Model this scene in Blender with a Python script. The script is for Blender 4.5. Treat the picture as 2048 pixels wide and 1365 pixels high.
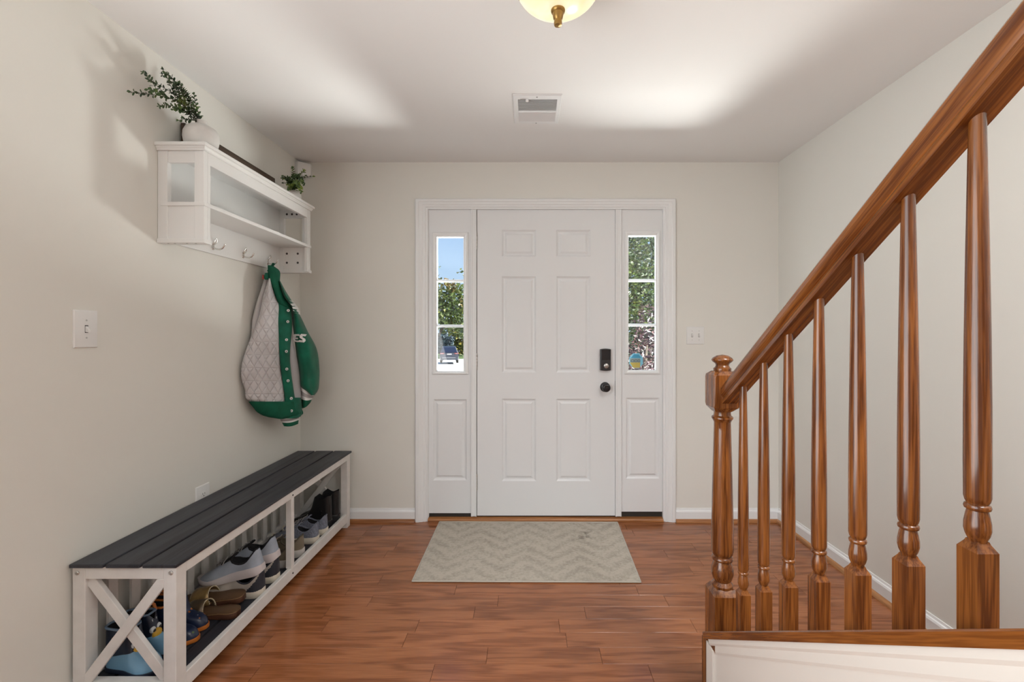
import bpy, math, random
import numpy as np
from mathutils import Vector, Matrix
R = math.radians
PI = math.pi
for o in list(bpy.data.objects): bpy.data.objects.remove(o, do_unlink=True)
scene = bpy.context.scene
COL = scene.collection

# ------------------------------------------------------------------ camera
F = 910.2; CX = 1058.0; CY = 672.0; EYE = 1.237
cam_d = bpy.data.cameras.new('camera'); cam = bpy.data.objects.new('camera', cam_d); COL.objects.link(cam)
cam.location = (0, 0, EYE); cam.rotation_euler = (R(90), 0, 0)
cam_d.sensor_width = 36; cam_d.lens = 16.0; cam_d.clip_start = 0.02; cam_d.clip_end = 400
cam_d.shift_x = (1024 - CX) / 2048; cam_d.shift_y = -(682.5 - CY) / 2048
scene.camera = cam

# ------------------------------------------------------------------ world, sun, added daylight lamps, exposure
w = bpy.data.worlds.new('sky'); scene.world = w; w.use_nodes = True
nt = w.node_tree; bg = nt.nodes['Background']
tc = nt.nodes.new('ShaderNodeTexCoord'); sp = nt.nodes.new('ShaderNodeSeparateXYZ'); rp = nt.nodes.new('ShaderNodeValToRGB')
nt.links.new(tc.outputs['Generated'], sp.inputs[0]); nt.links.new(sp.outputs['Z'], rp.inputs[0]); nt.links.new(rp.outputs[0], bg.inputs[0])
rp.color_ramp.elements[0].position = 0.0; rp.color_ramp.elements[0].color = (0.66, 0.83, 1.0, 1)
rp.color_ramp.elements[1].position = 0.45; rp.color_ramp.elements[1].color = (0.15, 0.36, 0.80, 1)
bg.inputs[1].default_value = 1.05

def lamp(name, kind, loc, rot, energy, color=(1, 1, 1), size=1, size_y=None, angle=None):
    d = bpy.data.lights.new(name, kind); o = bpy.data.objects.new(name, d); COL.objects.link(o)
    o.location = loc; o.rotation_euler = rot; d.energy = energy; d.color = color
    if kind == 'AREA':
        d.shape = 'RECTANGLE'; d.size = size; d.size_y = size_y or size
    if kind == 'SUN' and angle: d.angle = angle
    if kind == 'POINT': d.shadow_soft_size = size
    return o
sun_dir = Vector((-0.72, 0.16, -0.70))
lamp('sun', 'SUN', (8, 8, 20), sun_dir.to_track_quat('-Z', 'Y').to_euler(), 17, (1.0, 0.95, 0.86), angle=R(0.6))
# added area lamp at the unseen, added window in the left wall
lamp('added_side_lamp', 'AREA', (-1.50, -0.45, 1.30), (0, R(-103), 0), 58, (1.0, 0.98, 0.95), 1.9, 2.2)
# added hidden area lamp on the paving, boosting daylight up through the sidelights
lamp('added_paving_lamp', 'AREA', (3.6, 5.75, 0.02), (R(180), 0, 0), 4300, (1.0, 0.98, 0.95), 7.0, 1.7)
# added area lamp in the unseen stairwell, standing in for daylight from above
lamp('added_stairwell_lamp', 'AREA', (1.55, -0.3, 3.5), Vector((-1.0, 0.35, -0.8)).to_track_quat('-Z', 'Y').to_euler(), 165, (0.98, 0.98, 1.0), 1.6, 1.6)
vs = scene.view_settings
vs.view_transform = 'Standard'; vs.look = 'None'; vs.gamma = 1.0; vs.exposure = 0.1; vs.use_curve_mapping = False

# ------------------------------------------------------------------ helpers
def U(px, py, d): return Vector(((px - CX) / F * d, d, EYE - (py - CY) / F * d))

class MB:
    def __init__(s): s.v = []; s.f = []; s.uv = {}
    def add(s, vs, fs):
        b = len(s.v); s.v += [tuple(v) for v in vs]; s.f += [tuple(i + b for i in f) for f in fs]; return b
    def box(s, x0, x1, y0, y1, z0, z1):
        s.add([(x0,y0,z0),(x1,y0,z0),(x1,y1,z0),(x0,y1,z0),(x0,y0,z1),(x1,y0,z1),(x1,y1,z1),(x0,y1,z1)],
              [(0,3,2,1),(4,5,6,7),(0,1,5,4),(1,2,6,5),(2,3,7,6),(3,0,4,7)]); return s
    def hexa(s, p):
        s.add(p, [(0,3,2,1),(4,5,6,7),(0,1,5,4),(1,2,6,5),(2,3,7,6),(3,0,4,7)]); return s
    def prism(s, poly, axis, a0, a1):
        n = len(poly)
        def pt(p, a):
            return {'x': (a, p[0], p[1]), 'y': (p[0], a, p[1]), 'z': (p[0], p[1], a)}[axis]
        s.add([pt(p, a0) for p in poly] + [pt(p, a1) for p in poly],
              [tuple(range(n))[::-1], tuple(range(n, 2*n))] + [(i, (i+1) % n, n+(i+1) % n, n+i) for i in range(n)]); return s
    def lathe(s, prof, c=(0,0,0), n=24, axis='z', cap=True):
        rings = []
        for r, h in prof:
            ring = []
            for k in range(n):
                a = 2*PI*k/n; u, v = r*math.cos(a), r*math.sin(a)
                p = {'z': (u, v, h), 'x': (h, u, v), 'y': (u, h, v)}[axis]
                ring.append((p[0]+c[0], p[1]+c[1], p[2]+c[2]))
            rings.append(ring)
        s.loft(rings, True, cap); return s
    def loft(s, rings, closed=True, cap=True):
        n = len(rings[0]); b = s.add([p for r in rings for p in r], [])
        fs = []
        for i in range(len(rings)-1):
            for k in range(n if closed else n-1):
                k2 = (k+1) % n
                fs.append((b+i*n+k, b+i*n+k2, b+(i+1)*n+k2, b+(i+1)*n+k))
        if cap and closed:
            fs.append(tuple(b+k for k in range(n))[::-1]); fs.append(tuple(b+(len(rings)-1)*n+k for k in range(n)))
        s.f += fs; return s
    def tube(s, pts, r, n=8, cap=True):
        pts = [Vector(p) for p in pts]; m = len(pts)
        rr = r if isinstance(r, (list, tuple)) else [r]*m
        rings = []; up = None
        for i in range(m):
            t = (pts[min(i+1, m-1)] - pts[max(i-1, 0)]).normalized()
            if up is None:
                up = Vector((0,0,1)) if abs(t.z) < 0.9 else Vector((1,0,0))
            a = t.cross(up).normalized(); bb = a.cross(t).normalized(); up = bb
            rings.append([pts[i] + a*rr[i]*math.cos(2*PI*k/n) + bb*rr[i]*math.sin(2*PI*k/n) for k in range(n)])
        s.loft(rings, True, cap); return s
    def bar(s, a, b, wdt, thk, nrm):
        a, b, nrm = Vector(a), Vector(b), Vector(nrm).normalized(); t = (b-a).normalized(); q = t.cross(nrm).normalized()
        P = []
        for p in (a, b):
            P.append([p+q*wdt/2*i+nrm*thk/2*j for i, j in ((-1,-1),(1,-1),(1,1),(-1,1))])
        s.add(P[0]+P[1], [(0,3,2,1),(4,5,6,7),(0,1,5,4),(1,2,6,5),(2,3,7,6),(3,0,4,7)]); return s
    def sphere(s, c, rx, ry=None, rz=None, n=14, m=8):
        ry = ry or rx; rz = rz or rx; prof = []
        rings = []
        for i in range(m+1):
            a = -PI/2 + PI*i/m; cr = max(math.cos(a), 0.001)
            rings.append([(c[0]+rx*cr*math.cos(2*PI*k/n), c[1]+ry*cr*math.sin(2*PI*k/n), c[2]+rz*math.sin(a)) for k in range(n)])
        s.loft(rings); return s
    def rings_panel(s, x0, x1, z0, z1, y, steps):
        """nested rectangles on a wall facing -Y: steps = (inset, depth) ; closes the last as a field"""
        rs = []
        for ins, dp in steps:
            rs.append([(x0+ins,y+dp,z0+ins),(x1-ins,y+dp,z0+ins),(x1-ins,y+dp,z1-ins),(x0+ins,y+dp,z1-ins)])
        b = len(s.v); s.loft(rs, True, False); n = len(rs)
        s.f.append(tuple(b+(n-1)*4+k for k in range(4))); return s
    def build(s, name, mat, parent=None, smooth=None, bevel=0, off=None, seg=2, uv=None, mats=None, fm=None):
        me = bpy.data.meshes.new(name)
        ox = Vector(off) if off is not None else Vector((0,0,0))
        me.from_pydata([tuple(Vector(v)-ox) for v in s.v], [], s.f)
        for mm in (mats or [mat]): me.materials.append(mm)
        if fm:
            for p, k in zip(me.polygons, fm): p.material_index = k
        me.update()
        import bmesh
        bm = bmesh.new(); bm.from_mesh(me); bmesh.ops.recalc_face_normals(bm, faces=bm.faces); bm.to_mesh(me); bm.free()
        if smooth:
            for p in me.polygons: p.use_smooth = True
            me.set_sharp_from_angle(angle=R(smooth))
        if uv:
            l = me.uv_layers.new(name='UVMap')
            for lp in me.loops: l.data[lp.index].uv = uv[lp.vertex_index]
        o = bpy.data.objects.new(name, me); COL.objects.link(o)
        if parent: o.parent = parent
        if bevel:
            b = o.modifiers.new('bevel', 'BEVEL'); b.width = bevel; b.segments = seg; b.limit_method = 'ANGLE'; b.angle_limit = R(40); b.harden_normals = False
        return o

def tag(o, label=None, cat=None, group=None, kind=None):
    if label: o['label'] = label
    if cat: o['category'] = cat
    if group: o['group'] = group
    if kind: o['kind'] = kind
    return o
def thing(name, loc, label, cat, group=None, rz=0, kind=None):
    o = bpy.data.objects.new(name, None); COL.objects.link(o); o.location = loc; o.rotation_euler = (0,0,rz)
    o.empty_display_size = 0.05
    return tag(o, label, cat, group, kind)

# ------------------------------------------------------------------ materials
def mat(name, col, rough=0.5, metal=0.0, spec=0.5, var=0.0, vscale=8, bump=0.0, bscale=200, coat=0, sheen=0, emit=None, estr=0):
    m = bpy.data.materials.new(name); m.use_nodes = True; t = m.node_tree; b = t.nodes['Principled BSDF']
    b.inputs['Base Color'].default_value = (*col, 1); b.inputs['Roughness'].default_value = rough; b.inputs['Metallic'].default_value = metal
    b.inputs['Specular IOR Level'].default_value = spec
    if coat: b.inputs['Coat Weight'].default_value = coat; b.inputs['Coat Roughness'].default_value = 0.12
    if sheen: b.inputs['Sheen Weight'].default_value = sheen
    c = t.nodes.new('ShaderNodeTexCoord')
    if var:
        n = t.nodes.new('ShaderNodeTexNoise'); n.inputs['Scale'].default_value = vscale; n.inputs['Detail'].default_value = 3
        t.links.new(c.outputs['Object'], n.inputs['Vector'])
        r = t.nodes.new('ShaderNodeValToRGB'); r.color_ramp.elements[0].position = 0.3; r.color_ramp.elements[1].position = 0.7
        r.color_ramp.elements[0].color = (*[x*(1-var) for x in col], 1); r.color_ramp.elements[1].color = (*[min(x*(1+var), 1) for x in col], 1)
        t.links.new(n.outputs['Fac'], r.inputs[0]); t.links.new(r.outputs[0], b.inputs['Base Color'])
    if bump:
        n2 = t.nodes.new('ShaderNodeTexNoise'); n2.inputs['Scale'].default_value = bscale
        t.links.new(c.outputs['Object'], n2.inputs['Vector'])
        bp = t.nodes.new('ShaderNodeBump'); bp.inputs['Strength'].default_value = bump; bp.inputs['Distance'].default_value = 0.002
        t.links.new(n2.outputs['Fac'], bp.inputs['Height']); t.links.new(bp.outputs[0], b.inputs['Normal'])
    if emit:
        b.inputs['Emission Color'].default_value = (*emit, 1); b.inputs['Emission Strength'].default_value = estr
    return m

def oak(name, axis, light, dark, rough=0.3, coat=0.0, freq=30, stretch=1.1, across=11, rnd=0.25, pores=0.55, spec=0.5):
    m = bpy.data.materials.new(name); m.use_nodes = True; t = m.node_tree; L = t.links.new; N = t.nodes.new
    b = t.nodes['Principled BSDF']; b.inputs['Specular IOR Level'].default_value = spec
    c = N('ShaderNodeTexCoord'); oi = N('ShaderNodeObjectInfo')
    ml = N('ShaderNodeMath'); ml.operation = 'MULTIPLY'; ml.inputs[1].default_value = 53.0; L(oi.outputs['Random'], ml.inputs[0])
    cmb = N('ShaderNodeCombineXYZ')
    for i in range(3): L(ml.outputs[0], cmb.inputs[i])
    ad = N('ShaderNodeVectorMath'); ad.operation = 'ADD'; L(c.outputs['Object'], ad.inputs[0]); L(cmb.outputs[0], ad.inputs[1])
    def stretchmap(al, ac):
        mp = N('ShaderNodeVectorMath'); mp.operation = 'MULTIPLY'
        s = [ac, ac, ac]; s['xyz'.index(axis)] = al; mp.inputs[1].default_value = s
        L(ad.outputs[0], mp.inputs[0]); return mp
    m1 = stretchmap(stretch, across); n1 = N('ShaderNodeTexNoise'); n1.inputs['Scale'].default_value = 1; n1.inputs['Detail'].default_value = 2.5; n1.inputs['Roughness'].default_value = 0.45
    L(m1.outputs[0], n1.inputs['Vector'])
    mu = N('ShaderNodeMath'); mu.operation = 'MULTIPLY'; mu.inputs[1].default_value = freq; L(n1.outputs['Fac'], mu.inputs[0])
    si = N('ShaderNodeMath'); si.operation = 'SINE'; L(mu.outputs[0], si.inputs[0])
    mr = N('ShaderNodeMapRange'); mr.inputs[1].default_value = -1; mr.inputs[2].default_value = 1; L(si.outputs[0], mr.inputs[0])
    pw = N('ShaderNodeMath'); pw.operation = 'POWER'; pw.inputs[1].default_value = 2.2; L(mr.outputs[0], pw.inputs[0])
    m2 = stretchmap(9, 330); n2 = N('ShaderNodeTexNoise'); n2.inputs['Scale'].default_value = 1; n2.inputs['Detail'].default_value = 2; L(m2.outputs[0], n2.inputs['Vector'])
    r2 = N('ShaderNodeValToRGB'); r2.color_ramp.elements[0].position = 0.40; r2.color_ramp.elements[1].position = 0.62; L(n2.outputs['Fac'], r2.inputs[0])
    m3 = stretchmap(2.0, 26); n3 = N('ShaderNodeTexNoise'); n3.inputs['Scale'].default_value = 1; L(m3.outputs[0], n3.inputs['Vector'])
    a1 = N('ShaderNodeMath'); a1.operation = 'MULTIPLY_ADD'; a1.inputs[1].default_value = 0.62; L(pw.outputs[0], a1.inputs[0])
    a0 = N('ShaderNodeMath'); a0.operation = 'MULTIPLY'; a0.inputs[1].default_value = pores; L(r2.outputs[0], a0.inputs[0])
    iv = N('ShaderNodeMath'); iv.operation = 'MULTIPLY_ADD'; iv.inputs[1].default_value = 0.5; iv.inputs[2].default_value = -0.2; L(n3.outputs['Fac'], iv.inputs[0])
    a2 = N('ShaderNodeMath'); a2.operation = 'ADD'; L(a0.outputs[0], a2.inputs[0]); L(iv.outputs[0], a2.inputs[1])
    L(a2.outputs[0], a1.inputs[2]); a1.use_clamp = True
    mx = N('ShaderNodeMix'); mx.data_type = 'RGBA'; mx.inputs[6].default_value = (*light, 1); mx.inputs[7].default_value = (*dark, 1); L(a1.outputs[0], mx.inputs[0])
    hv = N('ShaderNodeHueSaturation'); L(mx.outputs[2], hv.inputs['Color'])
    vr = N('ShaderNodeMapRange'); vr.inputs[3].default_value = 1-rnd; vr.inputs[4].default_value = 1+rnd; L(oi.outputs['Random'], vr.inputs[0]); L(vr.outputs[0], hv.inputs['Value'])
    L(hv.outputs[0], b.inputs['Base Color'])
    rr = N('ShaderNodeMapRange'); rr.inputs[3].default_value = rough*0.85; rr.inputs[4].default_value = rough*1.25; L(n3.outputs['Fac'], rr.inputs[0]); L(rr.outputs[0], b.inputs['Roughness'])
    bp = N('ShaderNodeBump'); bp.inputs['Strength'].default_value = 0.12; bp.inputs['Distance'].default_value = 0.001; bp.invert = True
    L(a1.outputs[0], bp.inputs['Height']); L(bp.outputs[0], b.inputs['Normal'])
    if coat: b.inputs['Coat Weight'].default_value = coat; b.inputs['Coat Roughness'].default_value = 0.1
    return m

M = {}
M['wall'] = mat('wall_paint', (0.775, 0.762, 0.715), 0.65, spec=0.25, bump=0.05, bscale=350)
M['ceil'] = mat('ceiling_paint', (0.86, 0.855, 0.85), 0.8, spec=0.2, bump=0.05, bscale=250)
M['trim'] = mat('trim_white_paint', (0.83, 0.84, 0.845), 0.34, spec=0.45)
M['door'] = mat('door_white_paint', (0.80, 0.812, 0.825), 0.30, spec=0.45, bump=0.03, bscale=120)
M['shelfw'] = mat('shelf_white_paint', (0.82, 0.82, 0.81), 0.45)
M['benchw'] = mat('bench_white_paint', (0.74, 0.72, 0.695), 0.45, var=0.05, vscale=20)
M['cream'] = mat('stair_cream_paint', (0.80, 0.755, 0.69), 0.4)
M['floor'] = oak('floor_oak', 'x', (0.36, 0.135, 0.053), (0.20, 0.064, 0.022), rough=0.17, freq=30, stretch=1.5, across=12, rnd=0.09, pores=0.45, spec=0.5)
M['oakz'] = oak('oak_upright', 'z', (0.262, 0.088, 0.018), (0.090, 0.024, 0.005), rough=0.22, coat=0.35, freq=26, stretch=1.6, across=26, rnd=0.12)
M['oaky'] = oak('oak_rail', 'y', (0.275, 0.092, 0.018), (0.105, 0.027, 0.005), rough=0.22, coat=0.35, freq=26, stretch=1.2, across=24, rnd=0.05)
M['oakx'] = oak('oak_mould', 'x', (0.46, 0.20, 0.07), (0.24, 0.085, 0.025), rough=0.3, freq=20, across=20, rnd=0.05)
M['oakym'] = oak('oak_mould_side', 'y', (0.46, 0.22, 0.085), (0.26, 0.10, 0.03), rough=0.3, freq=20, across=20, rnd=0.05)
M['char'] = oak('charcoal_board', 'y', (0.038, 0.041, 0.052), (0.017, 0.018, 0.025), rough=0.42, freq=22, across=16, rnd=0.1, spec=0.4)
M['sign'] = oak('sign_brown_wood', 'y', (0.10, 0.065, 0.042), (0.045, 0.028, 0.018), rough=0.5, freq=20, across=30)
M['chrome'] = mat('chrome', (0.72, 0.71, 0.69), 0.18, 1.0)
M['nickel'] = mat('nickel', (0.55, 0.54, 0.52), 0.3, 1.0)
M['black'] = mat('black_metal', (0.012, 0.012, 0.014), 0.28, spec=0.5)
M['blackp'] = mat('black_plastic', (0.025, 0.026, 0.028), 0.35)
M['plate'] = mat('white_plastic', (0.80, 0.80, 0.79), 0.35)
M['slot'] = mat('dark_slot', (0.05, 0.05, 0.05), 0.6)
M['dark'] = mat('gap_dark', (0.03, 0.025, 0.02), 0.8)
M['vase'] = mat('vase_ceramic', (0.70, 0.68, 0.655), 0.6, var=0.05, vscale=25)
M['brass'] = mat('aged_brass', (0.34, 0.20, 0.06), 0.34, 0.8)
M['ventin'] = mat('vent_shadow', (0.36, 0.35, 0.34), 0.8)

def glass():
    m = bpy.data.materials.new('window_glass'); m.use_nodes = True; t = m.node_tree; t.nodes.clear(); N = t.nodes.new
    o = N('ShaderNodeOutputMaterial'); mx = N('ShaderNodeMixShader'); tr = N('ShaderNodeBsdfTransparent'); gl = N('ShaderNodeBsdfGlossy'); gl.inputs['Roughness'].default_value = 0.02
    tr.inputs[0].default_value = (0.95, 0.97, 0.96, 1); mx.inputs[0].default_value = 0.03
    t.links.new(tr.outputs[0], mx.inputs[1]); t.links.new(gl.outputs[0], mx.inputs[2]); t.links.new(mx.outputs[0], o.inputs[0])
    return m
M['glass'] = glass()

# ================================================================== SETTING
XL, XR, YB, ZC = -1.525, 1.663, 3.033, 2.394
YR = -3.4            # rear of the room
PIT = 0.654          # stair pitch
def capz(y): return EYE + 0.006 - PIT*y

# ---- floor: sub floor + planks
fl = MB(); fl.box(XL-0.1, XR+0.1, YR-0.1, YB+0.12, -0.12, -0.012)
floor = tag(fl.build('floor', M['dark']), 'glossy reddish-brown oak plank floor of the entry hall', 'floor', kind='structure')
random.seed(4)
PW = 0.0909
def pxX(px, d): return (px-CX)/F*d
fixed = {}
for (ya, joints) in ((2.260, (911, 1274)), (2.165, (740, 996)), (2.069, (948, 1171)), (1.9806, (834, 1388)), (1.892, (1133,)), (1.804, (974,)), (1.713, (1302,))):
    fixed[round(ya, 3)] = [pxX(j, ya-0.045) for j in joints]
def plank(mb, x0, x1, y0, y1):
    g = 0.0006; c = 0.0005
    a = [(x0+g,y0+g),(x1-g,y0+g),(x1-g,y1-g),(x0+g,y1-g)]; b = [(x0+g+c,y0+g+c),(x1-g-c,y0+g+c),(x1-g-c,y1-g-c),(x0+g+c,y1-g-c)]
    mb.loft([[(p[0],p[1],-0.012) for p in a],[(p[0],p[1],-c) for p in a],[(p[0],p[1],0) for p in b]], True, True)
row = 0; y1 = 2.260 + PW*9
rest = MB()
while y1 > YR:
    y0 = y1 - PW
    top = min(y1, YB+0.05)
    if top > y0 + 0.01:
        key = [k for k in fixed if abs(k-y1) < 0.05]
        js = list(fixed[key[0]]) if key else []
        xs = [XL-0.02] + sorted(js) + [XR+0.02]
        out = [xs[0]]
        for a, b in zip(xs[:-1], xs[1:]):
            x = a
            while b - x > (1.05 if js else 0.95):
                x += random.uniform(0.42, 0.85)
                if b - x < 0.18: break
                out.append(x)
            out.append(b)
        for a, b in zip(out[:-1], out[1:]):
            if y1 > 1.33:
                mb = MB(); cx, cy = (a+b)/2, (y0+top)/2
                plank(mb, a-cx, b-cx, y0-cy, top-cy)
                o = mb.build('plank', M['floor'], floor); o.location = (cx, cy, 0)
            else: plank(rest, a, b, y0, top)
    y1 = y0
ro = rest.build('planks', M['floor'], floor); ro['kind'] = 'stuff'

# ---- ceiling with unseen stairwell opening, added for headroom and daylight
WY0, WY1, WX = -2.3, 1.0, 0.62
ce = MB(); ce.box(XL-0.1, WX, YR-0.1, YB+0.12, ZC, ZC+0.15); ce.box(WX, XR+0.1, WY1, YB+0.12, ZC, ZC+0.15); ce.box(WX, XR+0.1, YR-0.1, WY0, ZC, ZC+0.15)
tag(ce.build('ceiling', M['ceil']), 'flat white painted ceiling over the entry hall', 'ceiling', kind='structure')
c2 = MB(); c2.box(WX-0.1, XR+0.1, WY0-0.1, WY1+0.1, 4.6, 4.7)
tag(c2.build('ceiling_upper', M['ceil']), 'white ceiling high above the staircase opening', 'ceiling', kind='structure')
wl = MB(); W3 = (-1.65, 0.75, 0.3, 2.3)
wl.box(XL-0.12, XL, YR-0.12, W3[0], -0.1, ZC+0.1); wl.box(XL-0.12, XL, W3[1], YB+0.15, -0.1, ZC+0.1); wl.box(XL-0.12, XL, W3[0], W3[1], -0.1, W3[2]); wl.box(XL-0.12, XL, W3[0], W3[1], W3[3], ZC+0.1)
tag(wl.build('wall_left', M['wall']), 'off-white painted wall behind the bench and wall shelf', 'wall', kind='structure')
wr = MB(); wr.box(XR, XR+0.12, YR-0.12, YB+0.15, -0.1, 4.6)
tag(wr.build('wall_right', M['wall']), 'off-white painted wall behind the staircase railing', 'wall', kind='structure')
OX0, OX1, OZ = -0.69, 0.925, 2.105
wf = MB(); wf.box(XL, OX0, YB, YB+0.14, -0.1, ZC+0.1); wf.box(OX1, XR, YB, YB+0.14, -0.1, ZC+0.1); wf.box(OX0, OX1, YB, YB+0.14, OZ, ZC+0.1)
tag(wf.build('wall_front', M['wall']), 'beige painted wall holding the white front door', 'wall', kind='structure')
wb = MB(); wb.box(XL, XR, YR-0.12, YR, -0.1, ZC+0.1)
tag(wb.build('wall_rear', M['wall']), 'off-white wall closing the hall behind the viewer', 'wall', kind='structure')
rw = thing('added_window', (XL-0.06, -0.45, 0.3), 'wide white framed window in the left wall beside the viewer', 'window', kind='structure')  # unseen window, added as a daylight source
m = MB(); fx0, fx1 = XL-0.09, XL-0.03
for a, b in ((-1.65, -1.59), (-0.48, -0.42), (0.69, 0.75)): m.box(fx0, fx1, a, b, 0.3, 2.3)
m.box(fx0, fx1, -1.65, 0.75, 0.3, 0.36); m.box(fx0, fx1, -1.65, 0.75, 2.24, 2.3)
m.build('window_frame', M['trim'], rw, off=rw.location)
for a, b in ((-1.59, -0.48), (-0.42, 0.69)):
    MB().box(fx0+0.025, fx0+0.03, a, b, 0.36, 2.24).build('pane', M['glass'], rw, off=rw.location)
wu = MB(); wu.box(WX-0.1, WX, WY0-0.1, WY1+0.1, ZC+0.15, 4.6); wu.box(WX, XR, WY1, WY1+0.1, ZC+0.15, 4.6); wu.box(WX, XR, WY0-0.1, WY0, ZC+0.15, 4.6)
tag(wu.build('wall_upper', M['wall']), 'off-white walls of the shaft above the staircase', 'wall', kind='structure')

# ---- baseboards with oak shoe mould
def baseprof(): return [(0,0),(0.013,0),(0.013,0.066),(0.010,0.074),(0.006,0.078),(0.004,0.088),(0,0.088)]
SH = [(0.013,0),(0.032,0),(0.031,0.008),(0.027,0.015),(0.020,0.019),(0.013,0.020)]
for nm, a, b, lab in (('baseboard_front', XL, -0.757, 'white baseboard on the door wall between bench and door casing'), ('baseboard_front_right', 0.974, XR, 'white baseboard on the door wall right of the door')):
    m = MB().prism([(YB-p, z) for p, z in baseprof()], 'x', a, b); tag(m.build(nm, M['trim']), lab, 'baseboard', kind='structure')
m = MB().prism([(XR-p, z) for p, z in baseprof()], 'y', 1.60, YB); tag(m.build('baseboard_right', M['trim']), 'white baseboard along the right wall behind the balusters', 'baseboard', kind='structure')
m = MB().prism([(XL+p*0.8, z) for p, z in baseprof()], 'y', YR, YB); tag(m.build('baseboard_left', M['trim']), 'white baseboard along the left wall behind the bench', 'baseboard', kind='structure')
for k, (a, b, lab) in enumerate(((XL+0.012, -0.757, 'oak shoe moulding at the floor left of the door'), (0.974, XR, 'oak shoe moulding at the floor right of the door'))):
    m = MB().prism([(YB-p, z) for p, z in SH], 'x', a, b); tag(m.build('trim_%d' % (2+k), M['oakx'], smooth=50), lab, 'moulding', kind='structure')
m = MB().prism([(XR-p, z) for p, z in SH], 'y', 1.60, YB-0.013); tag(m.build('trim_4', M['oakym'], smooth=50), 'oak shoe moulding along the foot of the right wall', 'moulding', kind='structure')

# ---- door casing
def usweep(mb, x0, x1, z0, z1, prof, top=None):
    rows = []
    for o_, y in prof:
        t = (top if top else 1.0)*o_
        rows.append([(x0+o_, y, z0), (x0+o_, y, z1-t), (x1-o_, y, z1-t), (x1-o_, y, z0)])
    mb.loft(rows, False, False)
cas = [(0, YB+0.001), (0, YB-0.014), (0.006, YB-0.019), (0.024, YB-0.019), (0.028, YB-0.016), (0.046, YB-0.013), (0.052, YB-0.009), (0.066, YB-0.009), (0.070, YB-0.005), (0.083, YB-0.005), (0.083, YB+0.03)]
m = MB(); usweep(m, -0.756, 0.975, 0.0, 2.1475, cas, 0.80)
tag(m.build('trim_1', M['trim'], smooth=25), 'white moulded casing around the front door and sidelights', 'door casing', kind='structure')

# ---- front door
DY = 3.045
def bw(px, y=DY): return (px-CX)/F*y
def bz(py, y=DY): return EYE-(py-CY)/F*y
def gridface(mb, xs, zs, holes, y):
    for i in range(len(xs)-1):
        for j in range(len(zs)-1):
            cx, cz = (xs[i]+xs[i+1])/2, (zs[j]+zs[j+1])/2
            if any(h[0] < cx < h[1] and h[2] < cz < h[3] for h in holes): continue
            mb.add([(xs[i],y,zs[j]),(xs[i+1],y,zs[j]),(xs[i+1],y,zs[j+1]),(xs[i],y,zs[j+1])], [(0,1,2,3)])
DX0, DX1, DZ0, DZ1 = bw(954.3), bw(1230.2), bz(1032), bz(419)
door = thing('door_1', ((DX0+DX1)/2, DY, DZ0), 'white six-panel front door with black keypad lock', 'door', kind='structure')
cols = [(bw(1003.5), bw(1072)), (bw(1112.5), bw(1181))]
rowsz = [(bz(513.5), bz(460)), (bz(745.5), bz(553)), (bz(963), bz(798))]
holes = [(c[0], c[1], r[0], r[1]) for c in cols for r in rowsz]
m = MB()
gridface(m, sorted([DX0, DX1]+[c for p in cols for c in p]), sorted([DZ0, DZ1]+[z for p in rowsz for z in p]), holes, DY)
T = 0.044
m.add([(DX0,DY,DZ0),(DX1,DY,DZ0),(DX1,DY,DZ1),(DX0,DY,DZ1),(DX0,DY+T,DZ0),(DX1,DY+T,DZ0),(DX1,DY+T,DZ1),(DX0,DY+T,DZ1)], [(4,5,6,7),(0,1,5,4),(1,2,6,5),(2,3,7,6),(3,0,4,7)])
m.build('leaf', M['door'], door, off=door.location)
for h in holes:
    MB().rings_panel(h[0], h[1], h[2], h[3], DY, [(0,0),(0.003,0.002),(0.011,0.0085),(0.017,0.0095),(0.021,0.009),(0.034,0.0025),(0.037,0.0025)]).build('panel', M['door'], door, off=door.location)
for py0, py1 in ((466, 499), (707, 740), (948, 981)):
    z0, z1 = bz(py1), bz(py0); hx = DX0-0.003
    m = MB(); n = 5
    for k in range(n):
        a = z0+(z1-z0)*k/n; m.lathe([(0.0055, a+0.0006), (0.006, a+0.0012), (0.006, a+(z1-z0)/n-0.0012), (0.0055, a+(z1-z0)/n-0.0006)], (hx, DY-0.004, 0), 12)
    m.box(hx-0.010, hx+0.001, DY-0.0012, DY+0.004, z0, z1)
    m.build('hinge', M['nickel'], door, smooth=40, off=door.location)
# keypad lock (inside unit)
kx, ky0, ky1 = (bw(1199.5), bw(1220.5)), bz(741.5), bz(698)
def arched(x0, x1, z0, z1, y0, y1, bulge, ins=0.0):
    mb = MB(); pts = []
    for k in range(9):
        t = k/8; pts.append((x0+ins+(x1-x0-2*ins)*t, z1-ins+bulge*math.sin(PI*t)))
    for k in range(9):
        t = 1-k/8; pts.append((x0+ins+(x1-x0-2*ins)*t, z0+ins-bulge*math.sin(PI*t)))
    mb.prism(pts, 'y', y0, y1); return mb
kl = arched(kx[0], kx[1], ky0+0.003, ky1-0.003, DY-0.026, DY, 0.004).build('lock_body', M['blackp'], door, bevel=0.003, off=door.location)
zmid = ky0+(ky1-ky0)*0.49
o = MB().box(kx[0]+0.005, kx[1]-0.004, DY-0.0295, DY-0.024, zmid, ky1-0.004).build('battery_cover', M['black'], kl, bevel=0.002, off=door.location)
zt = ky0+(ky1-ky0)*0.22; xt = (kx[0]+kx[1])/2+0.004
m = MB().lathe([(0.016, DY-0.024), (0.016, DY-0.031), (0.013, DY-0.033)], (xt, 0, zt), 20, 'y'); m.bar((xt-0.013, DY-0.040, zt-0.004), (xt+0.014, DY-0.040, zt+0.003), 0.009, 0.016, (0,1,0))
m.build('thumb_turn', M['nickel'], kl, smooth=35, off=door.location)
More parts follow.
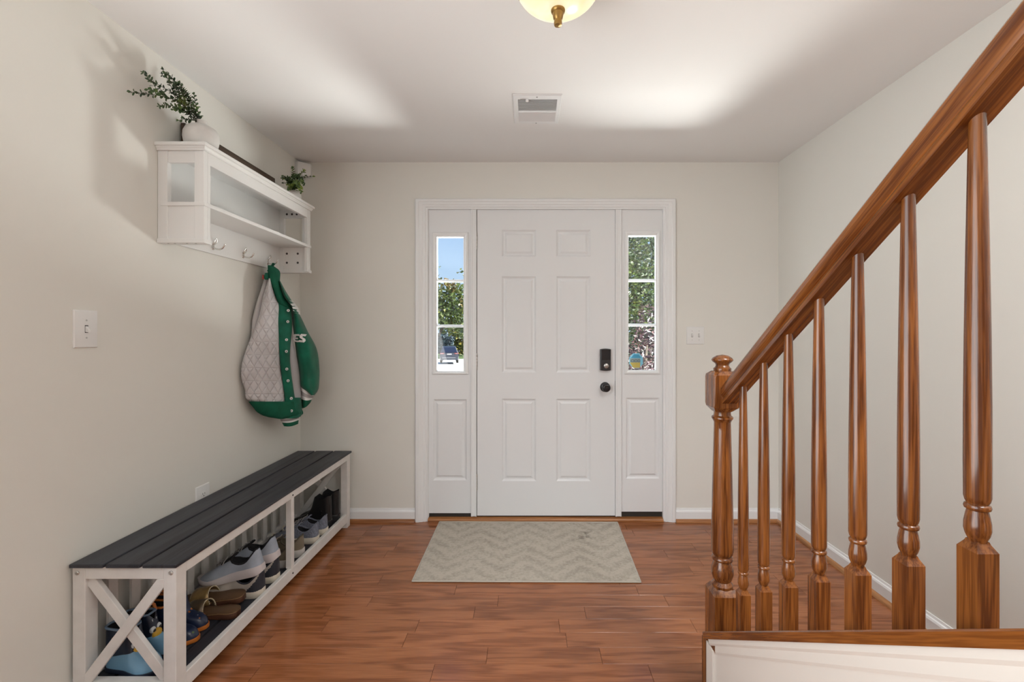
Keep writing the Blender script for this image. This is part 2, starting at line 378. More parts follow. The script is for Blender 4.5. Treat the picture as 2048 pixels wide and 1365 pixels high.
knx, knz = bw(1210), bz(774.5)
m = MB().lathe([(0.0, DY), (0.033, DY), (0.033, DY-0.004), (0.028, DY-0.009), (0.014, DY-0.012), (0.012, DY-0.030), (0.020, DY-0.036), (0.027, DY-0.044), (0.0285, DY-0.053), (0.025, DY-0.061), (0.016, DY-0.066), (0.013, DY-0.0655), (0.012, DY-0.063), (0.0, DY-0.063)], (knx, 0, knz), 28, 'y')
kn = m.build('knob', M['black'], door, smooth=40, off=door.location)
MB().box(knx-0.007, knx+0.007, DY-0.067, DY-0.063, knz-0.002, knz+0.002).build('turn_button', M['blackp'], kn, off=door.location)
MB().box(DX1-0.001, DX1+0.003, DY-0.002, DY+0.006, bz(792), bz(762)).build('latch_plate', M['black'], door, off=door.location)

m = MB()
for a, b in ((bw(951), DX0+0.004), (DX1-0.004, bw(1233.5))): m.box(a, b, DY+0.02, DY+0.05, 0.02, 2.10)
m.box(DX0, DX1, DY+0.02, DY+0.05, DZ1-0.004, DZ1+0.006); m.box(DX0, DX1, DY+0.02, DY+0.05, 0.02, DZ0+0.01)
tag(m.build('trim_8', M['dark']), 'dark strips added to block light in the gap around the front door', 'gap backing', kind='structure')  # backing added behind the door gap to stop light and keep it dark
# ---- mullions between door and sidelights + head
m = MB()
for a, b in ((bw(943.5), bw(953)), (bw(1231.6), bw(1242))):
    m.box(a, b, DY-0.008, DY+0.09, 0.03, 2.09)
    m.box(a-0.004, a+0.006, DY-0.012, DY, 0.03, 2.09); m.box(b-0.006, b+0.001, DY-0.012, DY, 0.03, 2.09)
m.box(-0.675, 0.905, DY+0.0, DY+0.09, DZ1+0.003, 2.11)
for a, b in ((-0.690, bw(858)), (bw(1329.5), 0.925)): m.box(a, b, DY-0.006, DY+0.09, 0.0, 2.11)
tag(m.build('trim_5', M['trim'], bevel=0.0015), 'white jambs and mullions between door and sidelights', 'door frame', kind='structure')
# threshold
m = MB().prism([(YB-0.016, 0), (YB-0.016, 0.012), (YB-0.010, 0.019), (YB+0.005, 0.022), (YB+0.02, 0.024), (YB+0.02, 0)], 'x', -0.672, 0.893)
tag(m.build('trim_6', M['oakx'], bevel=0.001), 'worn oak threshold strip under the front door', 'threshold', kind='structure')
m = MB().box(-0.69, 0.925, YB+0.021, YB+0.14, -0.02, 0.026)  # dark colour stands for the shade under the door unit
tag(m.build('trim_7', M['dark']), 'sill under the door and sidelights, coloured dark for the shade there', 'threshold', kind='structure')

m = MB()
for a, b in ((-0.69, bw(944)), (bw(1241.5), 0.925)): m.box(a, b, DY+0.006, DY+0.09, 0.024, 0.075)  # added filler; shade in the gap is put into its dark colour
tag(m.build('trim_9', M['dark']), 'filler blocks added beneath the two sidelights, coloured dark for shade', 'threshold', kind='structure')
# ---- sidelights
def sidelight(name, px0, px1, fx, gx, fy, gy, munt, pxp, pyp, pbot, label):
    X0, X1 = bw(px0), bw(px1); Z0, Z1 = bz(pbot), 2.09
    w_ = thing(name, ((X0+X1)/2, DY, Z0), label, 'sidelight window', kind='structure')
    FX0, FX1, FZ0, FZ1 = bw(fx[0]), bw(fx[1]), bz(fy[1]), bz(fy[0])
    GX0, GX1, GZ0, GZ1 = bw(gx[0]), bw(gx[1]), bz(gy[1]), bz(gy[0])
    PX0, PX1, PZ0, PZ1 = bw(pxp[0]), bw(pxp[1]), bz(pyp[1]), bz(pyp[0])
    hs = [(FX0+0.006, FX1-0.006, FZ0+0.006, FZ1-0.006), (PX0, PX1, PZ0, PZ1)]
    m = MB(); gridface(m, sorted([X0, X1]+[h[i] for h in hs for i in (0, 1)]), sorted([Z0, Z1]+[h[i] for h in hs for i in (2, 3)]), hs, DY)
    m.add([(X0,DY,Z0),(X1,DY,Z0),(X1,DY+T,Z0),(X0,DY+T,Z0)], [(0,1,2,3)])
    H = hs[0]
    # back skin with glass hole, so it is a solid panel
    gridface(m, sorted([X0, X1, H[0], H[1]]), sorted([Z0, Z1, H[2], H[3]]), [H], DY+T)
    m.build('panel_frame', M['door'], w_, off=w_.location)
    MB().rings_panel(PX0, PX1, PZ0, PZ1, DY, [(0,0),(0.003,0.002),(0.010,0.0085),(0.016,0.0095),(0.021,0.009),(0.034,0.0025),(0.037,0.0025)]).build('panel', M['door'], w_, off=w_.location)
    # lite frame
    m = MB(); prof = [(0,0),(0,-0.006),(0.004,-0.010),(0.012,-0.010),(0.017,-0.006),(0.022,-0.004),(0.0245,0.0)]
    iw = [GX0-FX0, FX1-GX1, GZ0-FZ0, FZ1-GZ1]
    rs = []
    for t, y in [(0,0.0),(0,-0.006),(0.15,-0.010),(0.5,-0.010),(0.68,-0.005),(0.95,-0.003),(1.0,0.0),(1.0,0.030),(0.2,0.032),(0,0.032)]:
        rs.append([(FX0+iw[0]*t,DY+y,FZ0+iw[2]*t),(FX1-iw[1]*t,DY+y,FZ0+iw[2]*t),(FX1-iw[1]*t,DY+y,FZ1-iw[3]*t),(FX0+iw[0]*t,DY+y,FZ1-iw[3]*t)])
    m.loft(rs, True, False); m.build('lite_frame', M['trim'], w_, smooth=20, off=w_.location)
    zs = [GZ1] + [bz(p, DY+0.01) for p in munt] + [GZ0]
    for p in munt:
        z = bz(p, DY+0.01)
        MB().prism([(DY+0.006, z-0.004), (DY+0.002, z-0.002), (DY+0.002, z+0.002), (DY+0.006, z+0.004), (DY+0.014, z+0.0095), (DY+0.022, z+0.0095), (DY+0.022, z-0.0095), (DY+0.014, z-0.0095)], 'x', GX0-0.002, GX1+0.002).build('muntin', M['trim'], w_, smooth=20, off=w_.location)
    for a, b in zip(zs[1:], zs[:-1]):
        MB().box(GX0-0.004, GX1+0.004, DY+0.024, DY+0.028, a, b).build('pane', M['glass'], w_, off=w_.location)
    # screw plug
    return w_, (GX0, GX1, GZ0, GZ1)
s1, g1 = sidelight('window_1', 857.5, 944, (864.5, 937), (874, 927), (465, 749), (474.5, 743), (562, 652.5), (866, 933.5), (799, 961.5), 1027, 'left sidelight window with sky and parked car outside')
s2, g2 = sidelight('window_2', 1241.5, 1330, (1249, 1320), (1257, 1311.5), (462, 748.5), (472, 741), (561, 650.5), (1252, 1319), (796, 958), 1024, 'right sidelight window with green and burgundy leaves outside')

# window sticker (blue and yellow octagon, lettering seen from behind)
sx, sz = bw(1272.5, DY+0.02), bz(722, DY+0.02)
stk = thing('window_sticker', (sx, DY+0.0225, sz-0.05), 'blue and yellow octagonal sticker on the right sidelight glass', 'sticker')
def octagon(r, cx, cz, ry=None):
    ry = ry or r; c = r*0.44; d = ry*0.44
    return [(cx-c, cz-ry), (cx+c, cz-ry), (cx+r, cz-d), (cx+r, cz+d), (cx+c, cz+ry), (cx-c, cz+ry), (cx-r, cz+d), (cx-r, cz-d)]
M['stb'] = mat('sticker_blue', (0.06, 0.30, 0.48), 0.5); M['stl'] = mat('sticker_light_blue', (0.22, 0.55, 0.72), 0.5); M['sty'] = mat('sticker_yellow', (0.50, 0.40, 0.10), 0.5); M['stg'] = mat('sticker_grey', (0.26, 0.35, 0.36), 0.5)
yy = DY+0.0232
MB().prism(octagon(0.046, sx, sz, 0.050), 'y', yy, yy+0.0006).build('border', M['stl'], stk, off=stk.location)
MB().prism([(sx-0.035, sz+0.018), (sx+0.035, sz+0.018), (sx+0.016, sz+0.043), (sx-0.016, sz+0.043)], 'y', yy-0.0006, yy).build('top_band', M['stb'], stk, off=stk.location)
MB().prism([(sx-0.042, sz+0.016), (sx-0.042, sz-0.012), (sx+0.028, sz-0.012), (sx+0.028, sz+0.016)], 'y', yy-0.0006, yy).build('middle_band', M['stg'], stk, off=stk.location)
MB().prism([(sx-0.044, sz-0.012), (sx-0.020, sz-0.048), (sx+0.026, sz-0.048), (sx+0.028, sz-0.012)], 'y', yy-0.0006, yy).build('bottom_band', M['sty'], stk, off=stk.location)
def text_mesh(s, size, ext, name, material, parent, loc, rot, shear=0, bold=0.0):
    cu = bpy.data.curves.new(name, 'FONT'); cu.body = s; cu.size = size; cu.extrude = ext; cu.align_x = 'CENTER'; cu.shear = shear; cu.offset = bold; cu.resolution_u = 3
    o = bpy.data.objects.new(name+'_curve', cu); COL.objects.link(o)
    dg = bpy.context.evaluated_depsgraph_get(); me = bpy.data.meshes.new_from_object(o.evaluated_get(dg)); bpy.data.objects.remove(o, do_unlink=True)
    me.materials.clear(); me.materials.append(material); me.name = name
    q = bpy.data.objects.new(name, me); COL.objects.link(q); q.parent = parent; q.location = loc; q.rotation_euler = rot; return q
text_mesh('CIOD', 0.026, 0.0003, 'lettering', M['slot'], stk, (-0.004, 0.0, 0.05-0.010), (R(90), 0, 0))

# ================================================================== STAIRCASE
stair = thing('staircase', (1.1, 1.58, 0), 'oak staircase with turned balusters and sloping handrail', 'staircase')
SO = stair.location
RUN = 0.2436; RISE = 0.1593; NX = 0.70
for k in range(14):
    yn = 1.545 - RUN*k; zt = 0.165 + RISE*k
    MB().box(NX, XR-0.002, yn-RUN-0.012, yn+0.022, zt-0.026, zt).build('tread', M['oakx'], stair, bevel=0.006, off=SO)
    MB().box(NX, XR-0.002, yn-0.018, yn, zt-RISE+(0.0 if k else -0.005), zt-0.026).build('riser', M['trim'], stair, off=SO)
YE = -1.85
m = MB().prism([(1.572, 0.0), (1.572, capz(1.572)-0.02), (YE, capz(YE)-0.02), (YE, 0.0)], 'x', 0.618, 0.70)
m.build('side_wall', M['cream'], stair, off=SO)
ang = math.atan(PIT); ca = math.cos(ang)
def sloped(name, mt, prof, y0, y1, h, xc, **kw):
    """prism of profile (x, z) swept up the stair pitch between plan distances y0 > y1; h = height of profile origin above the cap plane"""
    m = MB(); m.prism([(p[0], p[1]) for p in prof], 'y', -(y0-y1)/ca, 0)
    o = m.build(name, mt, stair, **kw); o.location = Vector((xc, y0, EYE+h-PIT*y0)) - SO; o.rotation_euler = (-ang, 0, 0); return o
sloped('cap_rail', M['oaky'], [(-0.056, -0.022), (0.066, -0.022), (0.066, -0.003), (0.063, 0.0), (-0.053, 0.0), (-0.056, -0.003)], 1.590, YE, 0.006, 0.661)
sloped('cap_moulding', M['cream'], [(-0.052, -0.022), (-0.052, -0.034), (-0.048, -0.040), (-0.048, -0.058), (-0.045, -0.064), (-0.042, -0.064), (-0.042, -0.022)], 1.560, YE, 0.006, 0.661)
m = MB().box(0.604, 0.712, 1.572, 1.592, 0, capz(1.592)-0.010); m.build('end_trim', M['oakz'], stair, bevel=0.002, off=SO)
m = MB().box(0.611, 0.620, 1.515, 1.570, 0.0, capz(1.57)-0.03); m.build('corner_board', M['cream'], stair, bevel=0.0015, off=SO)
# balusters
BXC = 0.661
def baluster_mesh():
    m = MB(); hw = 0.0160
    zb = 0.118
    sq = lambda h, z: [(-h,-h,z),(h,-h,z),(h,h,z),(-h,h,z)]
    m.loft([sq(hw, -0.022), sq(hw, zb), sq(hw*0.64, zb+0.010), sq(hw*0.55, zb+0.014)], True, True)
    z = zb+0.012
    m.lathe([(0.0105, z), (0.0115, z+0.004), (0.0140, z+0.010), (0.0158, z+0.018), (0.0155, z+0.028), (0.0135, z+0.040), (0.0122, z+0.046), (0.0150, z+0.048), (0.0158, z+0.051), (0.0150, z+0.054), (0.0125, z+0.056),
             (0.0145, z+0.060), (0.0158, z+0.066), (0.0160, z+0.12), (0.0158, z+0.20), (0.0150, z+0.30), (0.0135, z+0.42), (0.0115, z+0.54), (0.0098, z+0.635), (0.0098, z+0.660)], (0,0,0), 28)
    return m
bal0 = None
for k in range(-8, 7):
    d = 1.404 - 0.1222*(6-k)
    if bal0 is None:
        o = bal0 = baluster_mesh().build('baluster', M['oakz'], stair, smooth=24)
    else:
        o = bal0.copy(); COL.objects.link(o)
    o.location = Vector((BXC, d, capz(d))) - SO
# newel post
NXC, NYC, NW = 0.655, 1.542, 0.042
m = MB()
sq = lambda h, z: [(NXC-h,NYC-h,z),(NXC+h,NYC-h,z),(NXC+h,NYC+h,z),(NXC-h,NYC+h,z)]
def octo(h, c, z): return [(NXC-h,NYC-h+c,z),(NXC-h+c,NYC-h,z),(NXC+h-c,NYC-h,z),(NXC+h,NYC-h+c,z),(NXC+h,NYC+h-c,z),(NXC+h-c,NYC+h,z),(NXC-h+c,NYC+h,z),(NXC-h,NYC+h-c,z)]
m.loft([sq(NW, 0.19), sq(NW, 0.372), sq(NW*0.78, 0.386), sq(NW*0.70, 0.390)], True, True)
m.loft([octo(NW*0.72, 0.016, 0.982), octo(NW, 0.006, 0.998), octo(NW, 0.001, 1.008), octo(NW, 0.001, 1.096), octo(NW, 0.006, 1.106), octo(NW*0.75, 0.016, 1.118)], True, True)
m.lathe([(0.030, 0.384), (0.0335, 0.391), (0.034, 0.398), (0.029, 0.405), (0.026, 0.409), (0.031, 0.417), (0.0355, 0.432), (0.0360, 0.446), (0.031, 0.464), (0.0265, 0.476), (0.033, 0.480), (0.0345, 0.485), (0.033, 0.490), (0.028, 0.494),
         (0.033, 0.500), (0.0355, 0.512), (0.0350, 0.60), (0.0325, 0.72), (0.0295, 0.84), (0.0275, 0.92), (0.0270, 0.945), (0.030, 0.951), (0.0345, 0.958), (0.0345, 0.963), (0.028, 0.968), (0.027, 0.978), (0.029, 0.988)], (NXC, NYC, 0), 36)
nw = m.build('newel_post', M['oakz'], stair, smooth=32, off=SO)
MB().lathe([(0.026, 1.112), (0.0285, 1.122), (0.0285, 1.127), (0.0235, 1.131), (0.021, 1.137), (0.023, 1.143), (0.031, 1.149), (0.0345, 1.154), (0.0345, 1.157), (0.030, 1.163), (0.019, 1.170), (0.0, 1.1735)], (NXC, NYC, 0), 32).build('finial', M['oakz'], nw, smooth=40, off=SO)
# handrail
pr = [(-0.023, 0.0), (0.023, 0.0), (0.024, 0.010), (0.021, 0.016), (0.027, 0.024), (0.0295, 0.034), (0.028, 0.045), (0.020, 0.055), (0.008, 0.060), (-0.008, 0.060), (-0.020, 0.055), (-0.028, 0.045), (-0.0295, 0.034), (-0.027, 0.024), (-0.021, 0.016), (-0.024, 0.010)]
sloped('handrail', M['oaky'], pr, 1.53, -1.85, 0.757, BXC, smooth=30)

# ================================================================== BENCH
BY0, BY1, BX0, BX1, BZ = 1.496, 2.979, -1.514, -1.1606, 0.484
bench = thing('bench', ((BX0+BX1)/2, (BY0+BY1)/2, 0), 'long white shoe bench with charcoal plank seat and X ends', 'bench')
BO = bench.location
wbd = (BX1-BX0-0.018)/3
for k in range(3):
    a = BX0+k*(wbd+0.009)
    MB().box(a, a+wbd, BY0, BY1, BZ-0.013, BZ).build('seat_plank', M['char'], bench, bevel=0.003, off=BO)
lx = ((-1.511, -1.469), (-1.210, -1.168)); ly = ((1.506, 1.552), (2.924, 2.970))
ZT = BZ-0.013
for a, b in lx:
    for c, d in ly:
        MB().box(a, b, c, d, 0, ZT).build('leg', M['benchw'], bench, bevel=0.002, off=BO)
for c, d in ly:                                   # end frames: rails and X braces
    MB().box(lx[0][1], lx[1][0], c, c+0.030, ZT-0.040, ZT).build('end_rail', M['benchw'], bench, bevel=0.0015, off=BO)
    MB().box(lx[0][1], lx[1][0], c, c+0.030, 0.034, 0.088).build('end_rail', M['benchw'], bench, bevel=0.0015, off=BO)
    xa, xb, za, zb = lx[0][1]-0.004, lx[1][0]+0.004, 0.088, ZT-0.040
    wv = 0.034
    yb = c+0.002
    def brace(flip, y0, y1):
        X0, X1 = lx[0][1]-0.001, lx[1][0]+0.001
        dx, dz = X1-X0, zb-za; ln = math.hypot(dx, dz); wx = wv/2*ln/dz; wz = wv/2*ln/dx
        P = [(X0, zb), (X0+wx, zb), (X1, za+wz), (X1, za), (X1-wx, za), (X0, zb-wz)]
        if flip: P = [(X0+X1-x, z) for x, z in P]
        return MB().prism(P, 'y', y0, y1)
    brace(False, c+0.010, c+0.026).build('brace', M['benchw'], bench, bevel=0.0015, off=BO)
    brace(True, c-0.001, c+0.010).build('brace', M['benchw'], bench, bevel=0.0015, off=BO)
for x0, x1 in ((-1.190, -1.169), (-1.510, -1.489)):
    MB().box(x0, x1, ly[0][1], ly[1][0], ZT-0.038, ZT).build('rail', M['benchw'], bench, bevel=0.0015, off=BO)
    MB().box(x0, x1, ly[0][1], ly[1][0], 0.034, 0.090).build('rail', M['benchw'], bench, bevel=0.003, off=BO)
MB().box(-1.196, -1.1685, 2.238, 2.266, 0.090, ZT-0.038).build('post', M['benchw'], bench, bevel=0.0015, off=BO)
for k in range(14):
    y = 1.612 + 0.0936*k
    MB().box(-1.498, -1.488, y, y+0.037, 0.090, ZT-0.038).build('back_slat', M['benchw'], bench, bevel=0.001, off=BO)
for k in range(4):
    a = -1.487+k*0.075
    MB().box(a, a+0.064, 1.53, 2.945, 0.055, 0.070).build('shelf_slat', M['char'], bench, bevel=0.002, off=BO)
for x in (-1.494, -1.184):
    MB().lathe([(0.007, 1.507), (0.007, 1.503), (0.0055, 1.5015), (0.0028, 1.5015), (0.0025, 1.5035), (0, 1.5035)], (x, 0, 0.452), 14, 'y').build('bolt', M['nickel'], bench, smooth=40, off=BO)
for z in (0.448, 0.062):
    MB().lathe([(0.004, -1.171), (0.004, -1.1665), (0, -1.1665)], (0, 2.252, z), 12, 'x').build('bolt', M['blackp'], bench, smooth=40, off=BO)

# ================================================================== WALL SHELF
HY0, HY1, HX0, HX1, HZ0, HZ1 = 1.868, 2.778, XL+0.001, -1.334, 1.622, 1.998
shelf = thing('wall_shelf', (XL, (HY0+HY1)/2, HZ0), 'white wooden wall shelf with coat hooks on left wall', 'shelf')
SHO = shelf.location
prof = [(0.0, 1.998), (0.006, 1.998), (0.008, 2.006), (0.013, 2.009), (0.013, 2.014), (0.018, 2.016), (0.018, 2.029), (0.0, 2.029)]
# crown top board: steps
rs = []
for o_, z in [(0.0, 1.998), (0.006, 1.998), (0.006, 2.004), (0.011, 2.010), (0.011, 2.014), (0.017, 2.015), (0.018, 2.018), (0.018, 2.026), (0.016, 2.029)]:
    rs.append([(HX0, HY0-o_, z), (HX1+o_, HY0-o_, z), (HX1+o_, HY1+o_, z), (HX0, HY1+o_, z)])
MB().loft(rs, True, True).build('top_board', M['shelfw'], shelf, smooth=25, off=SHO)
MB().box(HX0, HX0+0.012, HY0+0.02, HY1-0.02, HZ0+0.008, 1.998).build('back_panel', M['shelfw'], shelf, off=SHO)
MB().box(HX0+0.012, HX1+0.004, HY0-0.003, HY1+0.003, 1.771, 1.787).build('middle_board', M['shelfw'], shelf, bevel=0.0015, off=SHO)
MB().box(HX1-0.018, HX1-0.001, HY0+0.03, HY1-0.03, 1.949, 1.998).build('frieze', M['shelfw'], shelf, off=SHO)
for e, (ya, yb, s) in enumerate(((HY0, HY0+0.022, 1), (HY1-0.022, HY1, -1))):
    pw = 0.040
    for x0 in (HX0, HX1-pw):
        MB().box(x0, x0+pw, ya, yb, HZ0, 1.998).build('side_post', M['shelfw'], shelf, bevel=0.0015, off=SHO)
    MB().box(HX1-0.020, HX1, (yb if s > 0 else ya-0.016), (yb+0.016 if s > 0 else ya), HZ0+0.001, 1.997).build('side_post', M['shelfw'], shelf, bevel=0.0015, off=SHO)
    MB().box(HX0+pw, HX1-pw, ya+0.004, yb-0.004, 1.950, 1.998).build('side_rail', M['shelfw'], shelf, off=SHO)
    MB().box(HX0+pw, HX1-pw, ya+0.004, yb-0.004, HZ0+0.012, 1.771).build('side_panel', M['shelfw'], shelf, off=SHO)
    MB().box(HX0, HX1+0.005, ya-0.006 if s > 0 else ya-0.002, yb+0.0175 if s > 0 else yb+0.006, HZ0-0.004, HZ0+0.014).build('bottom_lip', M['shelfw'], shelf, bevel=0.0015, off=SHO)
    if s < 0:
        for (hx, hz) in [(-1.468, 1.974), (-1.437, 1.974), (-1.408, 1.974), (-1.468, 1.735), (-1.402, 1.735), (-1.468, 1.680), (-1.402, 1.680)]:
            MB().lathe([(0.0065, ya+0.0035), (0.0065, ya+0.0028), (0, ya+0.0028)], (hx, 0, hz), 12, 'y').build('screw_hole', M['slot'], shelf, off=SHO)
    else:
        for hx in (-1.485, -1.458, -1.408, -1.372):
            MB().lathe([(0.004, HZ0-0.0045), (0, HZ0-0.0045)], (hx, ya+0.006, 0), 10, 'z', False).build('screw_hole', M['slot'], shelf, off=SHO)
def hook_mesh():
    m = MB()
    # back plate, upper loop, lower J
    m.lathe([(0.0, 0), (0.008, 0.0), (0.007, 0.003), (0.0, 0.004)], (0, 0, 0.006), 14, 'x'); m.lathe([(0.0, 0), (0.008, 0.0), (0.007, 0.003), (0.0, 0.004)], (0, 0, -0.014), 14, 'x')
    m.box(0, 0.0025, -0.007, 0.007, -0.014, 0.006)
    m.tube([(0.002,0,-0.010),(0.016,0,-0.016),(0.032,0,-0.018),(0.046,0,-0.012),(0.054,0,-0.001),(0.057,0,0.008)], [0.0042,0.0042,0.004,0.0038,0.0036,0.004], 10)
    m.tube([(0.002,0,0.002),(0.008,-0.006,0.010),(0.014,-0.008,0.024),(0.016,0,0.034),(0.014,0.008,0.024),(0.008,0.006,0.010),(0.002,0,0.002)], 0.0028, 8)
    return m
hk = None
for y in (1.95, 2.177, 2.407, 2.635):
    if hk is None: o = hk = hook_mesh().build('hook', M['chrome'], shelf, smooth=50)
    else: o = hk.copy(); COL.objects.link(o)
    o.location = Vector((HX0+0.012, y, 1.668)) - SHO

# ---- things on the shelf
ZS = 2.029
sg = thing('sign_frame', (-1.500, 2.34, ZS), 'long brown wooden frame leaning on wall atop the shelf', 'frame')
SGO = sg.location; sy0, sy1, sx0, sx1 = 1.985, 2.69, -1.519, -1.501
def lean(m):   # lean slightly to the wall
    m.v = [(v[0]-(v[2]-ZS)*0.03+0.004, v[1], v[2]) for v in m.v]; return m
for (a, b, c, d) in ((sy0, sy1, ZS+0.112, ZS+0.138), (sy0, sy1, ZS, ZS+0.026)):
    lean(MB().box(sx0, sx1, a, b, c, d)).build('frame_board', M['sign'], sg, bevel=0.001, off=SGO)
for (a, b) in ((sy0, sy0+0.026), (sy1-0.026, sy1)):
    lean(MB().box(sx0, sx1, a, b, ZS+0.026, ZS+0.112)).build('frame_board', M['sign'], sg, bevel=0.001, off=SGO)
lean(MB().box(sx0, sx0+0.008, sy0+0.026, sy1-0.026, ZS+0.026, ZS+0.112)).build('insert_panel', M['shelfw'], sg, off=SGO)

def vase(name, x, y, r, h, label):
    prof = [(0.0, 0), (r*0.62, 0), (r*0.70, h*0.02), (r*0.92, h*0.18), (r*1.0, h*0.40), (r*0.98, h*0.58), (r*0.84, h*0.74), (r*0.55, h*0.83), (r*0.36, h*0.86), (r*0.32, h*0.90), (r*0.33, h*0.97), (r*0.35, h*1.0), (r*0.31, h*1.0), (r*0.27, h*0.95), (r*0.27, h*0.86), (r*0.5, h*0.80), (r*0.6, h*0.5), (0.0, h*0.3)]
    o = MB().lathe(prof, (0,0,0), 36, 'z', False).build(name, M['vase'], smooth=60)
    o.location = (x, y, ZS); return tag(o, label, 'vase')
vase('vase', -1.408, 1.955, 0.066, 0.130, 'round matte white vase at the near end of the shelf')
vase('vase', -1.402, 2.690, 0.052, 0.075, 'squat white vase at the far end of the shelf')

def leafmat(name, a, b, c, scale, rough=0.4, trans=0.15):
    m = bpy.data.materials.new(name); m.use_nodes = True; t = m.node_tree; bs = t.nodes['Principled BSDF']; N = t.nodes.new
    tcn = N('ShaderNodeTexCoord'); n = N('ShaderNodeTexNoise'); n.inputs['Scale'].default_value = scale; n.inputs['Detail'].default_value = 1.5
    r = N('ShaderNodeValToRGB'); r.color_ramp.elements[0].position = 0.34; r.color_ramp.elements[0].color = (*a, 1); r.color_ramp.elements[1].position = 0.68; r.color_ramp.elements[1].color = (*c, 1)
    e = r.color_ramp.elements.new(0.52); e.color = (*b, 1)
    t.links.new(tcn.outputs['Object'], n.inputs[0]); t.links.new(n.outputs['Fac'], r.inputs[0]); t.links.new(r.outputs[0], bs.inputs['Base Color'])
    bs.inputs['Roughness'].default_value = rough
    return m
M['euc'] = leafmat('eucalyptus_leaf', (0.028, 0.060, 0.030), (0.075, 0.14, 0.045), (0.24, 0.33, 0.06), 16)
M['stem'] = mat('stem_brown', (0.06, 0.055, 0.03), 0.6)

def leaf_at(mb, base, direction, normal, L, W):
    d = Vector(direction).normalized(); n = Vector(normal); s = d.cross(n)
    if s.length < 1e-4: s = d.cross(Vector((0.3, 0.5, 0.8)))
    s.normalize(); n = s.cross(d).normalized(); base = Vector(base)
    prof = [(0.0, 0.12), (0.22, 0.75), (0.5, 1.0), (0.78, 0.72), (1.0, 0.0)]
    top = []
    vs_ = []
    for t, w_ in prof[:-1]:
        c = base + d*L*t + n*(-0.12*L*t*t)
        vs_ += [c - s*W*w_/2 + n*W*0.10*w_, c, c + s*W*w_/2 + n*W*0.10*w_]
    vs_.append(base + d*L - n*0.12*L)
    fs = []
    for i in range(3):
        fs += [(3*i, 3*i+1, 3*i+4, 3*i+3), (3*i+1, 3*i+2, 3*i+5, 3*i+4)]
    fs += [(9, 10, 12), (10, 11, 12)]
    mb.add(vs_, fs)

def bez(pts, n):
    pts = [Vector(p) for p in pts]; out = []
    for i in range(n+1):
        q = list(pts); t = i/n
        while len(q) > 1: q = [q[k].lerp(q[k+1], t) for k in range(len(q)-1)]
        out.append(q[0])
    return out
def sprig(ms, ml, pts, r0, nl, leafL, rnd, start=0.15):
    c = bez(pts, 18); ms.tube(c, [r0*(1-0.6*i/18) for i in range(19)], 6)
    for k in range(nl):
        t = start+(1-start)*k/(nl-1); i = min(int(t*18), 17); p = c[i].lerp(c[i+1], t*18-i); tg = (c[i+1]-c[i]).normalized()
        a = (k % 2)*PI/2 + rnd.uniform(-0.4, 0.4)
        u = tg.cross(Vector((0.2, 0.9, 0.4))).normalized(); v = tg.cross(u)
        sd = u*math.cos(a)+v*math.sin(a); sc = leafL*(1.0-0.45*t)*rnd.uniform(0.8, 1.15)
        for sgn in (1, -1):
            leaf_at(ml, p, sd*sgn+tg*0.55, tg, sc, sc*0.66)
    leaf_at(ml, c[-1], tg, Vector((0,-1,0.2)), leafL*0.6, leafL*0.42)

def eucalyptus(loc, specs, label, seed, leafL):
    rnd = random.Random(seed)
    t = thing('eucalyptus_sprigs', loc, label, 'plant')
    for sp_ in specs:
        ms, ml = MB(), MB()
        main = sp_['pts']; sprig(ms, ml, main, 0.0022, sp_['n'], leafL, rnd, 0.28)
        c = bez(main, 10)
        for (i, dv, nn) in sp_.get('br', []):
            p = c[i]; sprig(ms, ml, [p, p+Vector(dv)*0.5+Vector((0,0,0.008)), p+Vector(dv)], 0.0014, nn, leafL*0.9, rnd, 0.2)
        so_ = ms.build('stem', M['stem'], t, smooth=60)
        lo = ml.build('foliage', M['euc'], t, smooth=60); lo['kind'] = 'stuff'
    return t
